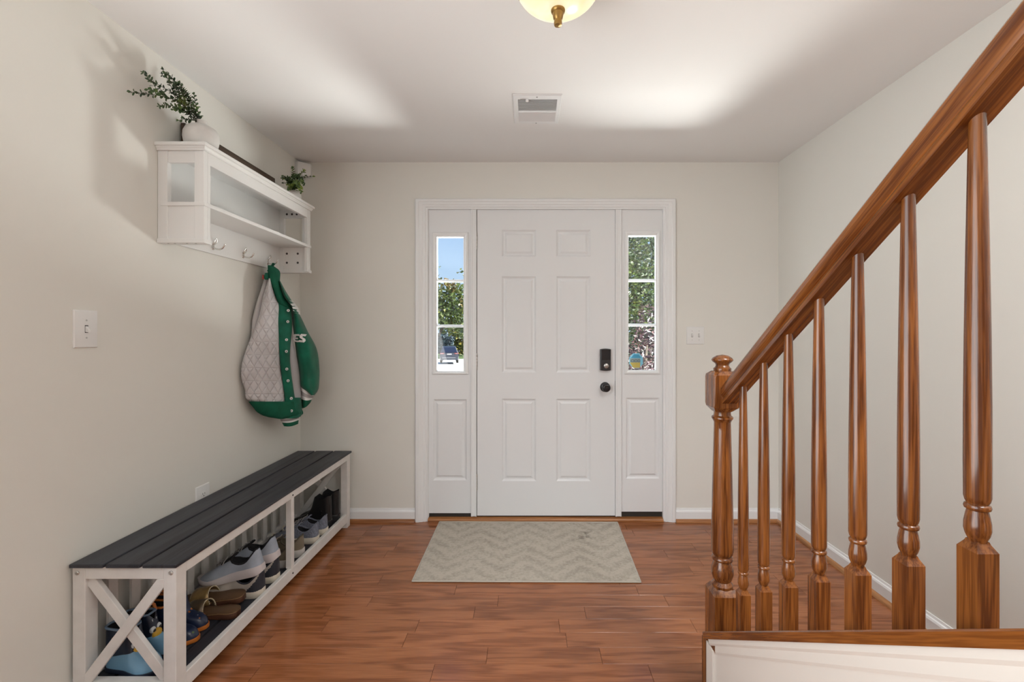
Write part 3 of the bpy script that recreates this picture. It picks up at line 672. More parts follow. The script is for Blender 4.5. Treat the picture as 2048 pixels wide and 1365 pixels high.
# main arrangement: sprigs lean along the wall toward the viewer
vx, vy, vz = -1.408, 1.955, ZS+0.05
def rel(px, py, d): 
    q = U(px, py, d); return (q.x-vx, q.y-vy, q.z-vz)
eucalyptus((vx, vy, vz), [
    {'pts': [(0,0,0), (0.0,-0.01,0.12), rel(355, 185, 1.86), rel(310, 192, 1.77), rel(262, 184, 1.70)], 'n': 20, 'br': [(6, (0.0,-0.12,0.03), 6), (5, (0.01,-0.08,0.08), 7), (7, (0.0,-0.06,0.05), 5), (6, (0.01,-0.11,-0.025), 6)]},
    {'pts': [(0,0,0), (0.005,-0.005,0.10), rel(375, 200, 1.90), rel(355, 160, 1.88), rel(336, 150, 1.86)], 'n': 22, 'br': [(5, (0.0,-0.08,0.01), 6), (6, (-0.01,-0.10,0.02), 6), (7, (-0.02,-0.05,0.03), 5), (4, (-0.02,-0.07,0.0), 6)]},
    {'pts': [(0,0,0), (0.005,0,0.10), rel(385, 215, 1.92), rel(360, 190, 1.86), rel(298, 160, 1.76)], 'n': 22, 'br': [(5, (-0.01,-0.07,0.02), 6), (6, (0.02,-0.05,0.05), 5), (4, (-0.02,-0.07,-0.02), 5), (7, (0.0,-0.06,0.05), 5)]},
    {'pts': [(0,0,0), (0.004,0.004,0.09), rel(390, 215, 1.96), rel(388, 190, 1.96)], 'n': 14, 'br': []},
    {'pts': [(0,0,0), (-0.01,-0.004,0.10), rel(378, 225, 1.90), rel(350, 205, 1.86), rel(320, 212, 1.80)], 'n': 20, 'br': [(4, (-0.01,-0.05,0.03), 5), (6, (0.01,-0.06,-0.03), 4), (3, (-0.02,-0.06,-0.03), 5)]},
    {'pts': [(0,0,0), (0.0,-0.004,0.10), rel(382, 205, 1.92), rel(378, 185, 1.90), rel(360, 170, 1.88)], 'n': 18, 'br': [(5, (-0.01,-0.05,0.02), 5), (6, (-0.02,-0.05,0.03), 5)]},
], 'green leafy sprigs arching left from the near vase', 5, 0.024)
vx, vy, vz = -1.402, 2.690, ZS+0.03
eucalyptus((vx, vy, vz), [
    {'pts': [(0,0,0), (0,0,0.06), rel(585, 352, 2.66), rel(566, 356, 2.62)], 'n': 17, 'br': [(5, (-0.03,-0.02,0.03), 5), (6, (0.0,-0.03,-0.03), 5)]},
    {'pts': [(0,0,0), (0,0,0.06), rel(588, 350, 2.68), rel(585, 337, 2.68)], 'n': 17, 'br': [(5, (-0.04,-0.01,0.01), 5), (6, (0.03,-0.03,0.0), 5)]},
    {'pts': [(0,0,0), (0.01,0,0.07), rel(600, 352, 2.70), rel(625, 353, 2.72)], 'n': 18, 'br': [(5, (0.04,0.0,0.035), 5), (6, (0.03,-0.02,-0.03), 5)]},
    {'pts': [(0,0,0), (0.01,0,0.06), rel(600, 362, 2.66), rel(602, 384, 2.60)], 'n': 17, 'br': [(5, (-0.03,-0.03,-0.02), 5), (4, (0.035,-0.03,0.0), 5)]},
    {'pts': [(0,0,0), (0,-0.01,0.06), rel(588, 362, 2.64), rel(578, 378, 2.60)], 'n': 17, 'br': [(5, (-0.035,-0.02,0.01), 5), (4, (0.03,-0.03,0.02), 5)]},
    {'pts': [(0,0,0), (0,-0.01,0.06), rel(596, 355, 2.62), rel(596, 372, 2.57)], 'n': 16, 'br': [(5, (-0.035,-0.01,0.02), 6), (6, (0.04,-0.01,0.01), 6), (4, (0.0,-0.03,0.03), 6)]},
    {'pts': [(0,0,0), (0.005,0.0,0.07), rel(600, 345, 2.68), rel(608, 342, 2.70)], 'n': 16, 'br': [(5, (0.02,-0.03,0.02), 6), (6, (0.03,-0.01,-0.02), 6)]},
], 'small bushy green sprigs in the far squat vase', 9, 0.026)

# corner sensor
m = MB(); q0 = (XL+0.012, YB-0.075); q1 = (XL+0.078, YB-0.012)
m.prism([(q0[0]-0.011, q0[1]+0.004), (q0[0]+0.014, q0[1]-0.006), (q1[0]+0.004, q1[1]-0.014), (q1[0], q1[1]+0.011), (XL+0.001, YB-0.001)], 'z', 2.285, 2.372)
se = tag(m.build('motion_sensor', M['plate'], bevel=0.003), 'white motion sensor high in the corner above the small plant', 'sensor')

# ================================================================== JACKET
def cat(tab, t):
    ts = [q[0] for q in tab]
    for i in range(len(ts)-1):
        if t <= ts[i+1] or i == len(ts)-2:
            u = (t-ts[i])/(ts[i+1]-ts[i]); u = max(0, min(1, u)); a, b = tab[i], tab[i+1]
            p, n = tab[max(i-1, 0)], tab[min(i+2, len(tab)-1)]
            res = []
            for k in range(1, len(a)):
                m0 = (b[k]-p[k])/max(b[0]-p[0], 1e-6)*(b[0]-a[0]); m1 = (n[k]-a[k])/max(n[0]-a[0], 1e-6)*(b[0]-a[0])
                res.append((2*u**3-3*u*u+1)*a[k]+(u**3-2*u*u+u)*m0+(-2*u**3+3*u*u)*b[k]+(u**3-u*u)*m1)
            return res
def cj(cx, cy): return 460+cx/3.59, 500+cy/3.59
M['green'] = mat('jacket_green_wool', (0.004, 0.120, 0.070), 0.7, var=0.25, vscale=14, bump=0.25, bscale=500, sheen=0.15, spec=0.25)
M['rib'] = mat('jacket_green_rib', (0.004, 0.095, 0.052), 0.75, var=0.2, vscale=20, bump=0.3, bscale=400, spec=0.25)
M['greyw'] = mat('jacket_grey_wool', (0.44, 0.43, 0.44), 0.85, bump=0.3, bscale=600, spec=0.2)
M['greyd'] = mat('jacket_grey_inside', (0.52, 0.50, 0.50), 0.7, spec=0.2)
M['white'] = mat('white_fabric', (0.78, 0.77, 0.76), 0.7, spec=0.2)
M['stripe'] = mat('grey_stripe_fabric', (0.40, 0.37, 0.37), 0.8, spec=0.2)
def quilt():
    m = mat('jacket_quilted_lining', (0.60, 0.575, 0.585), 0.42, spec=0.4); t = m.node_tree; N = t.nodes.new; L = t.links.new; b = t.nodes['Principled BSDF']
    uv = N('ShaderNodeUVMap'); s = N('ShaderNodeSeparateXYZ'); L(uv.outputs[0], s.inputs[0])
    hs = []
    for (a, bb) in ((1, 0.62), (1, -0.62), (0, 1)):
        c1 = N('ShaderNodeMath'); c1.operation = 'MULTIPLY'; c1.inputs[1].default_value = a; L(s.outputs[0], c1.inputs[0])
        c2 = N('ShaderNodeMath'); c2.operation = 'MULTIPLY_ADD'; c2.inputs[1].default_value = bb; L(s.outputs[1], c2.inputs[0]); L(c1.outputs[0], c2.inputs[2])
        sc = N('ShaderNodeMath'); sc.operation = 'MULTIPLY'; sc.inputs[1].default_value = PI/(0.046 if a else 0.075); L(c2.outputs[0], sc.inputs[0])
        sn = N('ShaderNodeMath'); sn.operation = 'SINE'; L(sc.outputs[0], sn.inputs[0])
        ab = N('ShaderNodeMath'); ab.operation = 'ABSOLUTE'; L(sn.outputs[0], ab.inputs[0])
        pw = N('ShaderNodeMath'); pw.operation = 'POWER'; pw.inputs[1].default_value = 0.45; L(ab.outputs[0], pw.inputs[0]); hs.append(pw)
    mn = N('ShaderNodeMath'); mn.operation = 'MINIMUM'; L(hs[0].outputs[0], mn.inputs[0]); L(hs[1].outputs[0], mn.inputs[1])
    m2 = N('ShaderNodeMath'); m2.operation = 'MINIMUM'; L(mn.outputs[0], m2.inputs[0]); L(hs[2].outputs[0], m2.inputs[1])
    tc_ = N('ShaderNodeTexCoord'); nz = N('ShaderNodeTexNoise'); nz.inputs['Scale'].default_value = 24; L(tc_.outputs['Object'], nz.inputs[0])
    ad = N('ShaderNodeMath'); ad.operation = 'MULTIPLY_ADD'; ad.inputs[1].default_value = 0.5; L(nz.outputs['Fac'], ad.inputs[0]); L(m2.outputs[0], ad.inputs[2])
    bp = N('ShaderNodeBump'); bp.inputs['Strength'].default_value = 0.75; bp.inputs['Distance'].default_value = 0.008; L(ad.outputs[0], bp.inputs['Height']); L(bp.outputs[0], b.inputs['Normal'])
    return m
M['quilt'] = quilt()
def d0(px): return 2.372 + (px-480)*0.0030
JO = Vector((-1.42, 2.56, 0.93))
jk = thing('varsity_jacket', JO, 'green and grey varsity jacket with quilted lining hanging from hook', 'jacket')
def interp(tab, y):
    y = min(max(y, tab[0][0]), tab[-1][0])
    return cat(tab, y)[0]
def cloth(name, mt, left, right, y0, y1, front, back, bulge, n=12, rows=26, wave=0.0, seed=0, parent=None, par=None, taper=0.0, curve=None):
    """closed cloth volume: left/right outlines (crop y, crop x), front/back offsets along depth from the hanging surface"""
    m = MB(); rings = []; uvs = []
    rnd = random.Random(seed); ph = [rnd.uniform(0, 6) for _ in range(4)]
    for i in range(rows+1):
        cy = y0 + (y1-y0)*i/rows
        l, r = interp(left, cy), interp(right, cy)
        fr, bk = [], []
        e = 1.0
        if taper: e = min(1.0, math.sqrt(max(0.02, min(i, rows-i)/rows/taper))) if min(i, rows-i)/rows < taper else 1.0
        for j in range(n+1):
            t = j/n; cx = l+(r-l)*t
            dy = curve(t)*1.0 if curve else 0
            px, py = cj(cx, cy+dy)
            s = math.sin(PI*t)**0.6 if 0 < t < 1 else 0
            wv = wave*(math.sin(cx*0.045+cy*0.012+ph[0])+0.6*math.sin(cx*0.09-cy*0.02+ph[1])+0.5*math.sin(cy*0.03+ph[2]))*s
            df = d0(px)+front-bulge*s*e+wv; db = d0(px)+front+back*s*e+0.004
            a, b_ = U(px, py, df), U(px, py, db)
            for q in (a, b_):
                if q.x < XL+0.004: q.x = XL+0.004
            fr.append(a); bk.append(b_)
        rings.append(fr + bk[::-1])
        uvs += [( (l+(r-l)*j/n)/3.59/350, cy/3.59/350) for j in range(n+1)] + [((l+(r-l)*j/n)/3.59/350, cy/3.59/350) for j in range(n, -1, -1)]
    m.loft(rings, True, True)
    return m.build(name, mt, parent or jk, smooth=70, off=JO, uv=uvs)
# inside back (darker strip at far left)
cloth('back_lining', M['greyd'], [(195, 250), (470, 165), (620, 150), (760, 110), (840, 82), (930, 80), (1000, 105)], [(195, 300), (470, 260), (760, 240), (1000, 240)], 195, 1000, 0.03, 0.05, 0.02, seed=3)
cloth('lining', M['quilt'], [(205, 276), (330, 238), (480, 205), (600, 162), (700, 122), (820, 84), (920, 80), (1000, 106), (1060, 112), (1085, 130), (1108, 215)],
      [(205, 290), (350, 335), (395, 362), (560, 360), (850, 375), (1000, 395), (1108, 402)], 205, 1108, 0.0, 0.06, 0.045, n=22, rows=44, wave=0.006, seed=1)
cloth('placket', M['green'], [(380, 348), (560, 348), (850, 364), (1000, 386), (1105, 395)], [(400, 442), (560, 446), (760, 430), (900, 442), (1050, 464), (1105, 472)], 385, 1110, -0.02, 0.02, 0.012, n=8, seed=2)
cloth('front_panel', M['greyw'], [(420, 425), (800, 425), (1060, 440)], [(420, 450), (640, 452), (720, 468), (800, 486), (920, 502), (1064, 512)], 420, 1064, 0.0, 0.05, 0.016, n=8, seed=5)
cloth('hem', M['rib'], [(1088, 130), (1130, 165), (1170, 200), (1200, 262), (1216, 360)], [(1088, 514), (1140, 516), (1190, 512), (1216, 380)], 1090, 1216, -0.012, 0.06, 0.045, n=18, rows=10, seed=6)
cloth('hem_tab', M['green'], [(1100, 395), (1150, 385), (1215, 368)], [(1060, 510), (1150, 514), (1195, 510), (1215, 470)], 1062, 1212, -0.022, 0.02, 0.018, n=8, rows=10, seed=7)
cloth('sleeve', M['green'], [(225, 352), (330, 380), (420, 440), (560, 452), (740, 476), (900, 500), (985, 506), (1045, 580)],
      [(225, 362), (300, 402), (360, 440), (465, 500), (590, 560), (710, 622), (850, 642), (960, 640), (1010, 632), (1045, 606)], 225, 1045, 0.02, 0.07, 0.075, n=16, rows=34, wave=0.006, seed=8)
def band(name, mt, p00, p10, p01, p11, front, bulge, back):
    """curved band between top edge p00-p10 and bottom edge p01-p11 (crop coordinates)"""
    m = MB(); rings = []
    for i in range(5):
        v = i/4; fr, bk = [], []
        for j in range(13):
            t = j/12
            ax = (p00[0]+(p10[0]-p00[0])*t)*(1-v)+(p01[0]+(p11[0]-p01[0])*t)*v
            ay = (p00[1]+(p10[1]-p00[1])*t)*(1-v)+(p01[1]+(p11[1]-p01[1])*t)*v + 9*math.sin(PI*t)
            px, py = cj(ax, ay); s = math.sin(PI*t)**0.6 if 0 < j < 12 else 0
            fr.append(U(px, py, d0(px)+front-bulge*s)); bk.append(U(px, py, d0(px)+front+back*s+0.003))
        rings.append(fr+bk[::-1])
    m.loft(rings, True, True); return m.build(name, mt, jk, smooth=60, off=JO)
def cuff(a, b, c, d, front, bulge, back):
    """a,b top edge; c,d bottom edge, split into stripes"""
    L = lambda p, q, t: (p[0]+(q[0]-p[0])*t, p[1]+(q[1]-p[1])*t)
    for t0, t1, mt, nm in ((0, .19, 'white', 'cuff_stripe'), (.19, .40, 'stripe', 'cuff_stripe'), (.40, .58, 'white', 'cuff_stripe'), (.58, 1.0, 'rib', 'cuff')):
        band(nm, M[mt], L(a, c, t0), L(b, d, t0), L(a, c, t1), L(b, d, t1), front, bulge, back)
cuff((504, 978), (606, 1040), (516, 1140), (576, 1100), 0.03, 0.05, 0.05)
cuff((352, 1205), (498, 1185), (388, 1268), (490, 1250), 0.02, 0.03, 0.03)
cloth('collar', M['rib'], [(108, 270), (200, 276), (290, 308), (350, 332), (392, 352), (412, 400)], [(108, 300), (150, 356), (230, 360), (320, 384), (380, 420), (412, 444)], 110, 412, -0.012, 0.07, 0.03, n=12, rows=20, seed=11)
cloth('shoulder', M['green'], [(170, 250), (195, 240), (215, 250)], [(160, 290), (215, 300)], 165, 215, 0.0, 0.04, 0.02, n=8, rows=6, seed=12)
MB().box(-0.004, 0.004, -0.002, 0.002, -0.012, 0.012).build('size_tag', mat('red_tag', (0.35, 0.05, 0.04), 0.7), jk).location = U(*cj(238, 196), d0(526)-0.004) - JO
m = MB(); hp = Vector((HX0+0.012+0.034, 2.635, 1.655))
p1, p2 = U(*cj(272, 150), d0(536)-0.02), U(*cj(296, 150), d0(542)-0.02)
m.tube([p1, p1.lerp(hp, 0.6), hp+Vector((-0.004, -0.004, 0.0)), hp+Vector((0.003, 0.004, 0.0)), p2.lerp(hp, 0.6), p2], 0.004, 8)
m.build('hanging_loop', M['rib'], jk, smooth=60, off=JO)
for (bx, by) in ((418, 436), (415, 516), (406, 646), (405, 730), (408, 857), (417, 941), (440, 1068), (441, 1157)):
    px, py = cj(bx, by); q = U(px, py, d0(px)-0.046); n = (Vector((0, 0, EYE))-q); n.z = 0; n.normalize()
    mm = MB().lathe([(0.0, 0.004), (0.0028, 0.004), (0.0035, 0.0065), (0.0068, 0.006), (0.0078, 0.003), (0.0078, -0.012), (0, -0.012)], (0,0,0), 16, 'z')
    o = mm.build('snap_button', M['white'], jk, smooth=40); o.location = q-JO; o.rotation_euler = n.to_track_quat('Z', 'Y').to_euler()
    o2 = MB().lathe([(0.0, 0.0048), (0.0027, 0.0046), (0.0027, 0.003)], (0,0,0), 10, 'z', False).build('snap_centre', M['slot'], o)
# sleeve lettering and wing patch
def on_sleeve(cx, cy, lift=0.0):
    px, py = cj(cx, cy); l = interp([(225, 352), (330, 380), (420, 440), (560, 452), (740, 476), (900, 500), (985, 506), (1045, 580)], cy)
    r = interp([(225, 362), (300, 402), (360, 440), (465, 500), (590, 560), (710, 622), (850, 642), (960, 640), (1010, 632), (1045, 606)], cy)
    t = min(max((cx-l)/(r-l), 0.001), 0.999); s = math.sin(PI*t)**0.6
    return U(px, py, d0(px)+0.02-0.075*s-0.020-lift)
def patch(name, polys, mt):
    m = MB()
    for poly in polys:
        n = len(poly); a = [on_sleeve(x, y, 0.0015) for x, y in poly]; b = [on_sleeve(x, y, -0.022) for x, y in poly]
        m.add(a+b, [tuple(range(n))] + [tuple(range(n, 2*n))[::-1]] + [(i, (i+1) % n, n+(i+1) % n, n+i) for i in range(n)])
    return m.build(name, M[mt], jk, off=JO)
patch('letter', [[(462, 606), (500, 606), (497, 620), (476, 618), (470, 630), (490, 632), (487, 643), (468, 641), (470, 651), (492, 652), (490, 664), (462, 660), (450, 645), (452, 622)]], 'white')
patch('letter', [[(512, 604), (552, 607), (542, 622), (522, 620), (520, 628), (541, 640), (543, 655), (530, 666), (488, 661), (496, 648), (520, 650), (521, 645), (500, 632), (500, 615)]], 'white')
wing = [[(410, 372), (430, 364), (452, 368), (462, 380), (430, 384)], [(432, 388), (466, 384), (480, 402), (448, 404)], [(446, 410), (484, 407), (494, 428), (452, 424)], [(450, 432), (496, 434), (500, 448), (455, 440)], [(448, 447), (500, 452), (498, 463), (470, 456)]]
patch('wing_patch', wing, 'white')

# ================================================================== SHOES
ZF = 0.0705
def plan(t, W):      # half width of the foot outline
    tab = [(0, 0.30), (0.03, 0.52), (0.10, 0.70), (0.25, 0.74), (0.45, 0.74), (0.62, 0.92), (0.74, 1.0), (0.85, 0.90), (0.93, 0.68), (0.98, 0.42), (1.0, 0.22)]
    return cat(tab, t)[0]*W/2
def stations(n): return [0.5-0.5*math.cos(PI*i/n) for i in range(n+1)]
def sole_mesh(L, W, zb, zt, flare=0.0, n=26):
    m = MB(); lev = [(0.0, 0.90), (0.15, 1.0), (0.85, 1.03), (1.0, 0.99)]
    rings = []
    st = stations(n)
    for f, sc in lev:
        ring = []
        for s in (1, -1):
            for t in (st if s > 0 else st[::-1]):
                wv = plan(t, W)*sc*(1+flare*(1-f)); z = zb(t)+(zt(t)-zb(t))*f
                ring.append((L*(0.5+(t-0.5)*(1+0.03*(sc-0.9))), s*wv, z))
        rings.append(ring)
    m.loft(rings, True, True); return m
def upper_mesh(L, W, zt, tab, t0=0.0, t1=1.0, n=30, K=9, grow=0.0, zmin=None, zmax=None, pw=0.62):
    m = MB(); st = [t0+(t1-t0)*q for q in stations(n)]; rows = []
    for t in st:
        o_, c = cat(tab, t); o_ = max(o_, 0.0); wv = plan(t, W)*0.97+grow; o_ = min(o_, wv*0.97); zb_ = zt(t)-0.006
        side = []
        for k in range(K+1):
            s = k/K; a = s*PI/2
            side.append((o_+(wv-o_)*max(math.cos(a), 0)**pw, zb_+(c+grow-zb_)*math.sin(a)**1.05))
        x = L*(0.012+0.976*t)+(grow*(1 if t > 0.5 else -1))
        rows.append([(x, y, z) for y, z in side] + [(x, -y, z) for y, z in side[::-1]])
    b = len(m.v); nn = len(rows[0])
    m.add([p for r in rows for p in r], [])
    for i in range(len(rows)-1):
        for k in range(nn-1):
            if k == K:      # between the two collar edges
                if cat(tab, st[i])[0] > 0.004 or cat(tab, st[i+1])[0] > 0.004: continue
            m.f.append((b+i*nn+k, b+i*nn+k+1, b+(i+1)*nn+k+1, b+(i+1)*nn+k))
    for i in (0, len(rows)-1):
        if (i == 0 and t0 == 0.0) or (i and t1 == 1.0):
            ks = [b+i*nn+k for k in range(nn)]; m.f.append(tuple(ks) if i else tuple(ks[::-1]))
    return m
def lining_mesh(L, W, zt, tab, depth=0.03, n=30):
    m = MB(); rows = []
    for t in stations(n):
        o_, c = cat(tab, t)
        if o_ <= 0.004: 
            if rows: 
                x = L*(0.012+0.976*t); rows.append([(x, 0.003*s, c-0.004) for s in (1, .6, .2, -.2, -.6, -1)]); break
            continue
        o_ = min(o_, plan(t, W)*0.95); x = L*(0.012+0.976*t); zi = min(zt(t)+0.012, c-0.012)
        rows.append([(x, o_, c-0.0005), (x, o_*0.93, (c+zi)/2), (x, o_*0.85, zi), (x, -o_*0.85, zi), (x, -o_*0.93, (c+zi)/2), (x, -o_, c-0.0005)])
    m.loft(rows, False, False); b0 = 0
    m.f.append(tuple(range(6))); return m
def rim_mesh(L, W, tab, r, n=30):
    a, b = [], []
    for t in stations(n):
        o_, c = cat(tab, t)
        if o_ > 0.003:
            o_ = min(o_, plan(t, W)*0.95); x = L*(0.012+0.976*t); a.append((x, o_, c)); b.append((x, -o_, c))
    pts = a + b[::-1] + [a[0]]
    return MB().tube(pts, r, 7, False)
def place(o, x, y, z, yaw, pitch=0, roll=0):
    o.location = (x, y, z); o.rotation_euler = (roll, pitch, yaw)

def sneaker(label, group, x, y, z, yaw, pitch, L, W, cols, tab, soleH, laces=True, counter=None, collar_r=0.004, arch=0.0, roll=0, name='sneaker'):
    t = thing(name, (x, y, z), label, 'shoe', group); t.rotation_euler = (roll, pitch, yaw)
    zb = lambda q: 0.0 + 0.022*max(0, (q-0.72)/0.28)**2 + 0.010*max(0, (0.10-q)/0.10)**2
    zt = lambda q: soleH*(1.05 if q < 0.35 else 1.05-0.35*min(1, (q-0.35)/0.4)) + 0.020*max(0, (q-0.72)/0.28)**2
    so_ = sole_mesh(L, W, zb, zt, 0.02).build('sole', M[cols[1]], t, smooth=50)
    up = upper_mesh(L, W, zt, tab, pw=0.8).build('upper', M[cols[0]], t, smooth=60)
    lining_mesh(L, W, zt, tab).build('lining', M[cols[2]], t, smooth=60)
    rim_mesh(L, W, tab, collar_r).build('collar', M[cols[3]], t, smooth=60)
    # tongue
    rows = []
    for q, hh in ((0.385, 0.112), (0.43, 0.103), (0.48, 0.098), (0.58, 0.088)):
        hh *= tab[7][2]/0.091
        rows.append([(L*q, yv, hh-abs(yv)*abs(yv)*14) for yv in (-0.023, -0.012, 0, 0.012, 0.023)])
    mtg = MB(); mtg.loft(rows, False, False)
    tg_ = mtg.build('tongue', M[cols[3]], t, smooth=60); sm = tg_.modifiers.new('thick', 'SOLIDIFY'); sm.thickness = 0.004
    if laces:
        ml = MB()
        for k in range(5):
            q = 0.46+k*0.055; c = cat(tab, q)[1]; wv = 0.020-0.0015*k
            for s in (1, -1):
                ml.tube([(L*q, -s*wv, c-0.006), (L*(q+0.012), -s*wv*0.5, c+0.004), (L*(q+0.022), 0, c+0.0065), (L*(q+0.034), s*wv*0.5, c-0.001), (L*(q+0.045), s*wv, c-0.012)], 0.0021, 6)
        c = cat(tab, 0.48)[1]
        for s in (1, -1):   # bow
            ml.tube([(L*.48, 0, c+0.008), (L*.47, s*0.016, c+0.016), (L*.50, s*0.034, c+0.004), (L*.535, s*0.034, c-0.010), (L*.52, s*0.016, c+0.004), (L*.49, 0, c+0.009)], 0.0019, 6)
        ml.build('laces', M[cols[4]], t, smooth=60)
    if counter:
        hm = upper_mesh(L, W, zt, [(a, o_+0.0012, c-0.003) for a, o_, c in tab], 0.0, 0.40, n=22, K=14, grow=0.0018, pw=0.8)
        ztop = max(v[2] for v in hm.v)
        hm.f = [f for f in hm.f if sum(hm.v[i][0] for i in f)/len(f)/L < 0.0+counter[1]*(1-(sum(hm.v[i][2] for i in f)/len(f)-soleH)/(ztop-soleH))**1.6+0.03]
        hm.build('heel_patch', M[counter[0]], t, smooth=60)
    return t
TABS = [(0, 0.0, 0.108), (0.025, 0.012, 0.110), (0.08, 0.023, 0.094), (0.18, 0.0285, 0.070), (0.28, 0.0285, 0.066), (0.37, 0.026, 0.074), (0.43, 0.020, 0.086), (0.47, 0.0, 0.091), (0.58, 0.0, 0.083), (0.72, 0.0, 0.066), (0.86, 0.0, 0.052), (0.95, 0.0, 0.044), (1.0, 0.0, 0.034)]
def tabs(k, dz=0): return [(a, b, c*k+dz) for a, b, c in TABS]
M['bluegrey'] = mat('blue_grey_knit', (0.36, 0.40, 0.47), 0.75, var=0.12, vscale=18, bump=0.4, bscale=700)
M['palesole'] = mat('pale_pink_grey_sole', (0.62, 0.57, 0.57), 0.55)
M['lin'] = mat('black_lining', (0.010, 0.010, 0.012), 0.85)
M['beigeup'] = mat('beige_suede', (0.42, 0.37, 0.32), 0.85, var=0.1, vscale=25)
M['cream_sole'] = mat('cream_sole', (0.66, 0.60, 0.50), 0.55)
M['navyp'] = mat('navy_patch', (0.020, 0.022, 0.032), 0.6)
M['olive'] = mat('olive_tan_canvas', (0.20, 0.165, 0.115), 0.85, var=0.15, vscale=25)
M['olivel'] = mat('olive_dark', (0.10, 0.085, 0.06), 0.85)
M['greysole'] = mat('grey_sole', (0.52, 0.49, 0.46), 0.6)
M['heather'] = mat('heather_wool', (0.17, 0.185, 0.235), 0.9, var=0.35, vscale=160, bump=0.5, bscale=400)
M['lace'] = mat('lace_tan', (0.46, 0.40, 0.32), 0.8)
M['laceg'] = mat('lace_grey', (0.30, 0.29, 0.28), 0.8)
XH = -1.192
# yaw pi: toe points to the wall
sneaker('beige and navy sneaker on bench shelf beneath the nearer blue-grey runner', 'beige and navy sneakers', XH, 2.045, ZF, PI, 0, 0.268, 0.094, ('beigeup', 'cream_sole', 'lin', 'navyp', 'lace'), tabs(1.02), 0.034, counter=('navyp', 0.20))
sneaker('beige and navy sneaker on bench shelf beneath the farther blue-grey runner', 'beige and navy sneakers', XH-0.002, 2.168, ZF, PI-0.02, 0, 0.268, 0.094, ('beigeup', 'cream_sole', 'lin', 'navyp', 'lace'), tabs(1.02), 0.034, counter=('navyp', 0.20))
sneaker('blue-grey knit running shoe stacked on beige sneaker, nearer of the pair', 'blue-grey running shoes', XH+0.002, 2.050, ZF+0.104, PI+0.03, R(12), 0.285, 0.098, ('bluegrey', 'palesole', 'lin', 'lin', 'laceg'), tabs(1.0), 0.038)
sneaker('blue-grey knit running shoe stacked on beige sneaker, next to the middle post', 'blue-grey running shoes', XH+0.002, 2.172, ZF+0.104, PI, R(12), 0.285, 0.098, ('bluegrey', 'palesole', 'lin', 'lin', 'laceg'), tabs(1.0), 0.038)
sneaker('olive tan sneaker with pale grey sole just behind the middle post', 'olive sneakers', XH-0.012, 2.310, ZF, PI, 0, 0.262, 0.092, ('olive', 'greysole', 'olivel', 'olivel', 'lace'), tabs(0.98), 0.038)
sneaker('olive tan sneaker with pale grey sole beside the heather grey shoes', 'olive sneakers', XH-0.004, 2.415, ZF, PI, 0, 0.262, 0.092, ('olive', 'greysole', 'olivel', 'olivel', 'lace'), tabs(0.98), 0.038)
sneaker('heather blue-grey wool shoe with cream sole, nearer of the pair', 'heather grey wool shoes', XH, 2.575, ZF, PI, 0, 0.262, 0.094, ('heather', 'cream_sole', 'lin', 'heather', 'laceg'), tabs(0.98), 0.034)
sneaker('heather blue-grey wool shoe with cream sole beside the black boots', 'heather grey wool shoes', XH+0.002, 2.685, ZF, PI, 0, 0.262, 0.094, ('heather', 'cream_sole', 'lin', 'heather', 'laceg'), tabs(0.98), 0.034)

M['bleather'] = mat('black_leather', (0.009, 0.009, 0.010), 0.42, bump=0.2, bscale=150)
def ankle_boot(label, x, y, yaw):
    t = thing('ankle_boot', (x, y, ZF), label, 'shoe', 'black ankle boots'); t.rotation_euler = (0, 0, yaw)
    L, W = 0.255, 0.082
    hb = 0.034
    zb = lambda q: hb*max(0, 1-max(0, q-0.28)/0.32) if q > 0.28 else hb
    zt = lambda q: zb(q)+0.010
    sole_mesh(L, W, zb, zt).build('sole', M['blackp'], t, smooth=40)
    hm = MB(); rings = []
    for f in (0.0, 1.0):
        ring = []
        for s in (1, -1):
            for q in ([0, .06, .14, .22, .27] if s > 0 else [.27, .22, .14, .06, 0]): ring.append((L*q*(0.9+0.1*f)+0.006*(1-f), s*plan(q, W)*(0.9+0.1*f), hb*f+0.0005))
        rings.append(ring)
    hm.loft(rings); hm.build('heel', M['blackp'], t, smooth=40)
    tab = [(0, 0.0, 0.190), (0.03, 0.020, 0.194), (0.10, 0.030, 0.186), (0.20, 0.034, 0.176), (0.30, 0.032, 0.186), (0.36, 0.022, 0.196), (0.385, 0.0, 0.196), (0.42, 0.0, 0.150), (0.50, 0.0, 0.105), (0.62, 0.0, 0.078), (0.78, 0.0, 0.060), (0.92, 0.0, 0.046), (1.0, 0.0, 0.030)]
    upper_mesh(L, W, zt, tab, pw=0.5).build('upper', M['bleather'], t, smooth=60)
    lining_mesh(L, W, zt, tab).build('lining', M['lin'], t, smooth=60)
    MB().box(L*0.17, L*0.17+0.006, 0.0300, 0.0345, 0.085, 0.112).build('zip_pull', M['chrome'], t)
    return t
ankle_boot('black leather ankle boot behind the heather shoes, nearer of the pair', XH-0.012, 2.775, PI-0.05)
ankle_boot('black leather ankle boot at the far end of the bench', XH-0.002, 2.868, PI-0.03)

